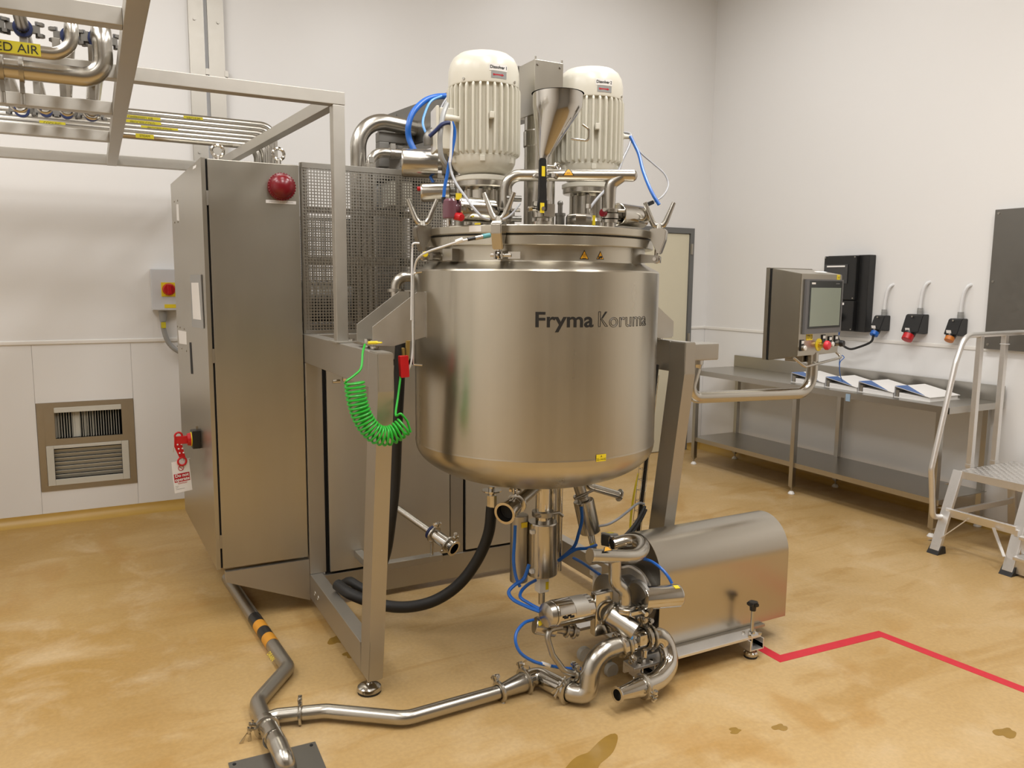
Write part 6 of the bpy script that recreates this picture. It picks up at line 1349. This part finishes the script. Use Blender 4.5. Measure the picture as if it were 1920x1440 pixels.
# cross pipes along the depth with elbows
pxs=[(32,0.024),(80,0.019),(123,0.019),(172,0.026)]
gl=['leftmost','second from the left','third from the left','rightmost']
drops=[('leftmost',None),('second',(40,20,-3.15)),('third',None),('fourth',None)]
for i,(px,r) in enumerate(pxs):
    zc_=2.43; x=P(px,186,Z=zc_).x
    g=thing('cross_pipe',gl[i]+' of the four pipes laid across the overhead frame','pipe',(x,-2.5,zc_),'pipes laid across the overhead frame')
    if i==3:
        yq=-2.93; x2=P(191,72,Y=yq).x; zl=P(100,138,Y=yq).z
        pts=[(x,-1.42,zc_),(x2,yq,zc_),(x2,yq,zl),(-6.4,yq,zl)]; rr=r+0.004
    elif i==2:
        yq=-3.02; zl=P(60,96,Y=yq).z; x2=P(135,62,Y=yq).x; pts=[(x,-1.42,zc_),(x2,yq,zc_),(x2,yq,zl),(-6.4,yq,zl)]; rr=r
    elif i==1:
        yq=-3.30; zl=P(15,22,Y=yq).z; pts=[(x,-1.42,zc_),(x,yq,zc_+0.004),(-6.4,yq,zc_+0.004)]; rr=r
    else: pts=[(x,-1.42,zc_),(x,-3.9,zc_)]; rr=r
    b=B(); b.tube(fillet(pts,0.065,10),rr,18); mk('tube',b,M['tube'],g)
    for yc_ in (P(px,[50,58,68,73][i],Z=zc_).y,P(px,[206,208,212,214][i],Z=zc_).y):
        xg=x if i<2 else x+(x2-x)*(yc_+1.42)/(yq+1.42)
        b=B(); b.lathe((xg,yc_-0.012,zc_),Y1,[(r,0),(r+0.010,0),(r+0.010,0.024),(r,0.024)],24); lab(mk('gasket',b,M['navy'],g),'dark blue gasket')
        for s in (-1,1):
            b=B(); q=V((xg+s*(r+0.022),yc_,zc_))
            for dz in (-0.018,0.018): b.hexn(q+V((0.008*s,0,dz)),Z1,0.014,0.010)
            b.cyl(q-Z1*0.026,q+Z1*0.026,0.006,n=8); b.obox(q-X1*s*0.008,X1*0.016,Y1*0.008,Z1*0.012); mk('clamp_bolt',b,M['darkmetal'],g)
    if i==2:
        q=V((P(45,97,Y=yq).x,yq,zl)); lp=plate(g,'pipe_label',V((P(77,97,Y=yq).x-0.265,yq-rr-0.001,zl)),X1,Z1,0.53,0.036,M['pyell'],0.0008); lettering(lp,'COMPRESSED AIR',0.0365,V((P(73,97,Y=yq).x,yq-rr-0.001,zl-0.013)),X1,Z1,M['ink'],align='RIGHT',lift=0.002)
    if i==3:
        for px_ in (3,40):
            q=P(px_,136,Y=yq); b=B(); b.lathe((q.x-0.006,yq,zl),X1,[(rr,0),(rr+0.009,0.001),(rr+0.009,0.013),(rr,0.014)],24); b.obox(V((q.x,yq,zl-rr-0.02)),X1*0.006,Y1*0.01,Z1*0.022); b.cyl((q.x,yq,zl-rr-0.075),(q.x,yq,zl-rr-0.02),0.007,n=10); mk('pipe_hanger',b,M['dull'],g)
    for ys2 in (-2.74,-2.085,-1.5):
        yy2=ys2 if ys2>-1.6 or abs(ys2+2.74)>1e-6 else -2.74
        if ys2==-1.5: continue
        b=B(); b.box((x-0.012,ys2-0.015,2.352),(x+0.012,ys2+0.015,zc_-r+0.003),0.002); mk('pipe_saddle',b,M['dull'],g)
    b=B(); b.lathe((x,-1.43,zc_),Y1,[(0,0),(r*0.6,0),(r*0.6,0.045),(0,0.045)],16); b.torus((x,-1.42,zc_-0.0),Y1,r+0.012,0.006,24,8); mk('end_flange',b,M['pol'],g)
for i,(px,r) in enumerate(pxs): pass
# small tank-side pipe hanger clip row under third cross member is part of the clamps above

# ------------------------------------------------------------------ cables and air hoses
cable('air_hose','thick blue air hose bundle arching from the lift arm to the large dull actuator',[(836,180,-2.78),(815,182,-2.78),(795,190,-2.8),(775,210,-2.84),(766,235,-2.86),(767,260,-2.86),(778,284,-2.88)],0.012,M['blue'],'hose',n=12)
cable('air_hose','slim pale blue air hose loop inside the thick blue arch beside the left motor',[(828,180,-2.80),(808,190,-2.82),(797,212,-2.88),(793,232,-2.92),(800,252,-2.96),(806,262,-2.97)],0.005,M['lblue'],'hose')
for i,y in enumerate((0,1)):
    cable('sensor_cable',['grey cable dropping from the lift arm behind the terminal box of the left motor','second grey cable beside it behind the terminal box'][i],[(842+3*i,178,-2.85),(832+4*i,192,-2.9),(822+5*i,212,-2.95),(808+5*i,240,-3.0),(801+3*i,252,-3.0)],0.0035,M['cable'],'cable')
cable('air_hose','dark blue hose bundle crossing over the terminal box of the left motor',[(805,256,-3.32),(816,246,-3.33),(828,234,-3.34),(840,230,-3.34),(846,232,-3.33)],0.007,M['navy'],'hose')
cable('sensor_cable','white-grey cable pair falling along the left motor from its cream cable elbow',[(845,228,-3.34),(847,240,-3.34),(846,262,-3.34),(845,290,-3.34),(843,305,-3.34)],0.005,M['glove'],'cable')
cable('air_hose','bright blue air hose falling beside the left motor to the valve with red cap',[(847,228,-3.335),(852,242,-3.335),(852,258,-3.335),(848,280,-3.335),(843,303,-3.335),(838,330,-3.335),(834,350,-3.335),(832,370,-3.335)],0.0062,M['blue'],'hose')
b=B(); q=P(832,370,Y=-3.335); b.cyl(q,q-Z1*0.02,0.008,n=12); tag(mk('hose_fitting',b,M['black']),'black push-in fitting at the end of the bright blue hose above the red cap','fitting')
cable('sensor_cable','grey cable running diagonally from the left motor over the polished valve to the front clamp',[(843,305,-3.345),(847,325,-3.36),(856,345,-3.42),(872,368,-3.50),(888,390,-3.56),(905,408,-3.59),(917,412,-3.58)],0.0045,M['cable'],'cable')
cable('sensor_cable','short grey cable with white marker between the front swing clamp and the dark stubs',[(942,412,-3.56),(955,405,-3.54),(966,394,-3.50),(975,382,-3.46)],0.0035,M['cable'],'cable')
cable('motor_cable','thick dark grey cable hanging down in front of the terminal box of the left motor',[(838,196,-3.25),(831,215,-3.30),(826,245,-3.33),(825,270,-3.33),(828,295,-3.33),(838,312,-3.32),(846,325,-3.30)],0.009,M['greyp'],'cable')
b=B(); b.tube(fillet(pl([(808,272,-3.05),(806,256,-3.05),(820,250,-3.05)]),0.03,8),0.028,16); tag(mk('exhaust_elbow',b,M['darkmetal']),'dark grey elbow stub left of the terminal box of the left motor','pipe')
cable('air_hose','short blue air hose behind the small dull actuator with red end cap',[(805,326,-2.9),(808,334,-2.92),(813,342,-2.93)],0.006,M['blue'],'hose')
# right motor side
gd=thing('cable_gland_arm','cream cable gland sticking out right from the second motor','cable gland',P(1160,255,Y=-3.1))
b=B(); b.cyl(P(1148,255,Y=-3.12),P(1168,256,Y=-3.12),0.014,n=16); b.cyl(P(1166,256,Y=-3.12),P(1182,257,Y=-3.12),0.009,n=14); mk('gland',b,M['cream'],gd)
cable('air_hose','blue air hose arching from the right motor down to the right vent valve',[(1182,256,-3.13),(1190,272,-3.16),(1198,290,-3.20),(1205,318,-3.26),(1215,345,-3.33),(1225,366,-3.37),(1236,384,-3.39)],0.007,M['blue'],'hose')
cable('sensor_cable','thin grey cable looping out to the right of the blue hose beside the right motor',[(1180,252,-3.12),(1192,272,-3.15),(1203,288,-3.18),(1225,307,-3.22),(1245,325,-3.27),(1253,343,-3.30),(1250,357,-3.33),(1240,370,-3.36),(1224,380,-3.38)],0.0035,M['cable'],'cable')
cable('sensor_cable','grey cable hanging from the right motor behind the vent pipe',[(1160,247,-3.10),(1182,252,-3.11),(1180,272,-3.15),(1168,298,-3.20),(1160,320,-3.25),(1145,345,-3.28),(1120,372,-3.32),(1106,390,-3.34)],0.0055,M['cable'],'cable')
b=B(); q=P(1224,379,Y=-3.385); b.beam(q,q+V((-0.03,0.0,-0.012)),0.014,0.014); tag(mk('angle_plug',b,M['black']),'black angled cable plug on the right vent valve','plug')
# sensor cable at front left of the lid
sc=thing('level_sensor','level sensor with teal tip and white-tagged cable left of the front swing clamp','sensor',P(905,447,Y=-3.55))
q0=P(918,441,Y=-3.585); q1=P(877,449,Y=-3.60)
d=(q1-q0).normalized(); L=(q1-q0).length
b=B(); b.cyl(q0,q0+d*L*0.35,0.008,n=12); lab(mk('teal_tip',b,M['teal'],sc),'teal plastic tip')
b=B(); b.cyl(q0+d*L*0.25,q0+d*L*0.70,0.0075,n=12); mk('metal_sleeve',b,M['pol'],sc)
b=B(); b.cyl(q0+d*L*0.68,q0+d*L*1.0,0.006,n=12); mk('black_boot',b,M['black'],sc)
b=B(); pts=smooth(pl([(877,449,-3.60),(860,453,-3.585),(835,461,-3.52),(805,471,-3.42),(786,482,-3.33),(778,500,-3.28),(775,540,-3.26),(774,600,-3.25),(774,650,-3.25),(768,690,-3.25),(752,700,-3.2)]),8); b.tube(pts,0.0036,8); mk('sensor_lead',b,M['glove'],sc)
b=B(); qa,qb_=P(868,449,Y=-3.593),P(855,454,Y=-3.58); b.tube([qa,qb_],0.0075,8); mk('white_marker',b,M['paper'],sc)
cable('sensor_lead','thin white cable running straight down the left side of the vessel',[(786,456,-3.28),(775,457,-3.28),(773,470,-3.27),(772,520,-3.26),(771,600,-3.25)],0.0034,M['glove'],'cable')
b=B(); b.tube(fillet(pl([(791,510,-3.30),(776,512,-3.29),(776,680,-3.285),(776,684,-3.285),(792,685,-3.30)]),0.008,4),0.0032,8); tag(mk('cable_bracket',b,M['pol']),'thin bent steel wire bracket on the left side of the vessel holding the white cables','bracket')
# under vessel
grp='blue air hoses around the outlet valve'
cable('air_hose','blue hose dropping from a black fitting left of the outlet valve actuator',[(966,985,-3.26),(965,1010,-3.27),(963,1050,-3.28),(967,1080,-3.28),(975,1100,-3.29)],0.0068,M['blue'],'hose',grp)
cable('air_hose','blue hose loop swinging left below the outlet valve and back to the pump',[(992,1058,-3.27),(982,1085,-3.28),(965,1097,-3.30),(954,1110,-3.31),(962,1124,-3.34),(985,1136,-3.38),(1010,1146,-3.42),(1028,1152,-3.44)],0.0075,M['blue'],'hose',grp)
cable('air_hose','short kinked blue hose between the actuator bottom and the pump actuator',[(1004,1088,-3.22),(990,1096,-3.26),(978,1108,-3.30),(976,1120,-3.33),(990,1130,-3.36),(1012,1142,-3.40),(1028,1147,-3.43)],0.0068,M['blue'],'hose',grp)
cable('air_hose','blue hose crossing the outlet tubes up to the tilted sampling valve',[(1048,1050,-3.12),(1065,1036,-3.12),(1078,1022,-3.12),(1085,1000,-3.12),(1091,975,-3.12),(1090,950,-3.11)],0.0072,M['blue'],'hose',grp)
cable('air_hose','blue hose running right behind the U-bend from the outlet valve actuator',[(1046,1052,-3.13),(1060,1042,-3.14),(1080,1030,-3.14),(1100,1028,-3.13),(1118,1022,-3.10)],0.0072,M['blue'],'hose',grp)
cable('air_hose','lower blue hose disappearing under the pump bend behind the white position sensor',[(1075,1046,-3.0),(1090,1054,-3.05),(1108,1066,-3.12),(1125,1078,-3.2)],0.0068,M['blue'],'hose',grp)
cable('air_hose','large blue hose loop on the left of the pump ending at the floor',[(1000,1162,-3.40),(983,1168,-3.42),(969,1185,-3.44),(967,1205,-3.46),(977,1225,-3.47),(1000,1240,-3.47),(1030,1248,-3.46),(1060,1253,-3.45),(1090,1254,-3.44)],0.0062,M['blue'],'hose')
b=B(); b.tube(pl([(1016,1243.5,-3.465),(1031,1248,-3.46)]),0.0072,8); tag(mk('hose_marker',b,M['paper']),'white paper marker sleeve on the large blue hose loop','marker')
cable('air_hose','blue hose arching from the pump bend to the polished side actuator',[(1206,1048,-3.42),(1222,1053,-3.46),(1240,1066,-3.52),(1252,1080,-3.55),(1260,1094,-3.565)],0.0062,M['blue'],'hose')
cable('sensor_cable','white cable arching over the pump valve under the U-bend',[(1165,1064,-3.46),(1180,1062,-3.44),(1195,1070,-3.42),(1205,1080,-3.42),(1212,1098,-3.42)],0.005,M['glove'],'cable')
cable('signal_cable','yellow cable hanging down under the right side of the vessel',[(1197,888,-2.95),(1190,920,-2.98),(1184,960,-3.0),(1182,990,-3.02),(1186,1010,-3.05)],0.0052,M['yellow'],'cable')
cable('sensor_cable','light grey cable sagging from the frame leg to the tilted sampling valve',[(1208,945,-3.05),(1196,944,-3.05),(1178,958,-3.06),(1160,972,-3.06),(1140,983,-3.07),(1120,987,-3.07)],0.006,M['cable'],'cable')
for i in range(2):
    cable('power_cable',['upper thick black cable running from the wire tray to the pump connector','lower thick black cable running from the wire tray to the pump connector'][i],[(1209+2*i,950+6*i,-3.06),(1200+2*i,968+6*i,-3.10),(1185+3*i,990+5*i,-3.14),(1168+4*i,1008+3*i,-3.18),(1152+4*i,1022+i,-3.20)],0.0075,M['rubber'],'cable')
cn=thing('cable_connector','grey and black square cable connector with yellow label behind the pump U-bend','connector',P(1145,1022,Y=-3.2))
b=B(); q=P(1143,1010,Y=-3.2); b.obox(q,V((0.035,0.02,-0.01)),V((-0.012,0.022,0)),Z1*0.026,0.005); mk('body',b,M['greyp'],cn)
b=B(); b.obox(q+V((-0.030,-0.018,0.004)),V((0.012,0.008,0)),V((-0.010,0.016,0)),Z1*0.024,0.003); mk('cap',b,M['black'],cn)
plate(cn,'yellow_label',q+V((0.0,0.0,0.0268)),V((0.86,0.5,-0.2)),V((-0.5,0.86,0)),0.05,0.02,M['yellow'],0.001)
b=B(); q2=P(1168,1012,Y=-3.2); b.cyl(q2,q2+V((0.012,-0.02,0.004)),0.010,n=12); lab(mk('orange_cap',b,M['orange'],cn),'orange cap')
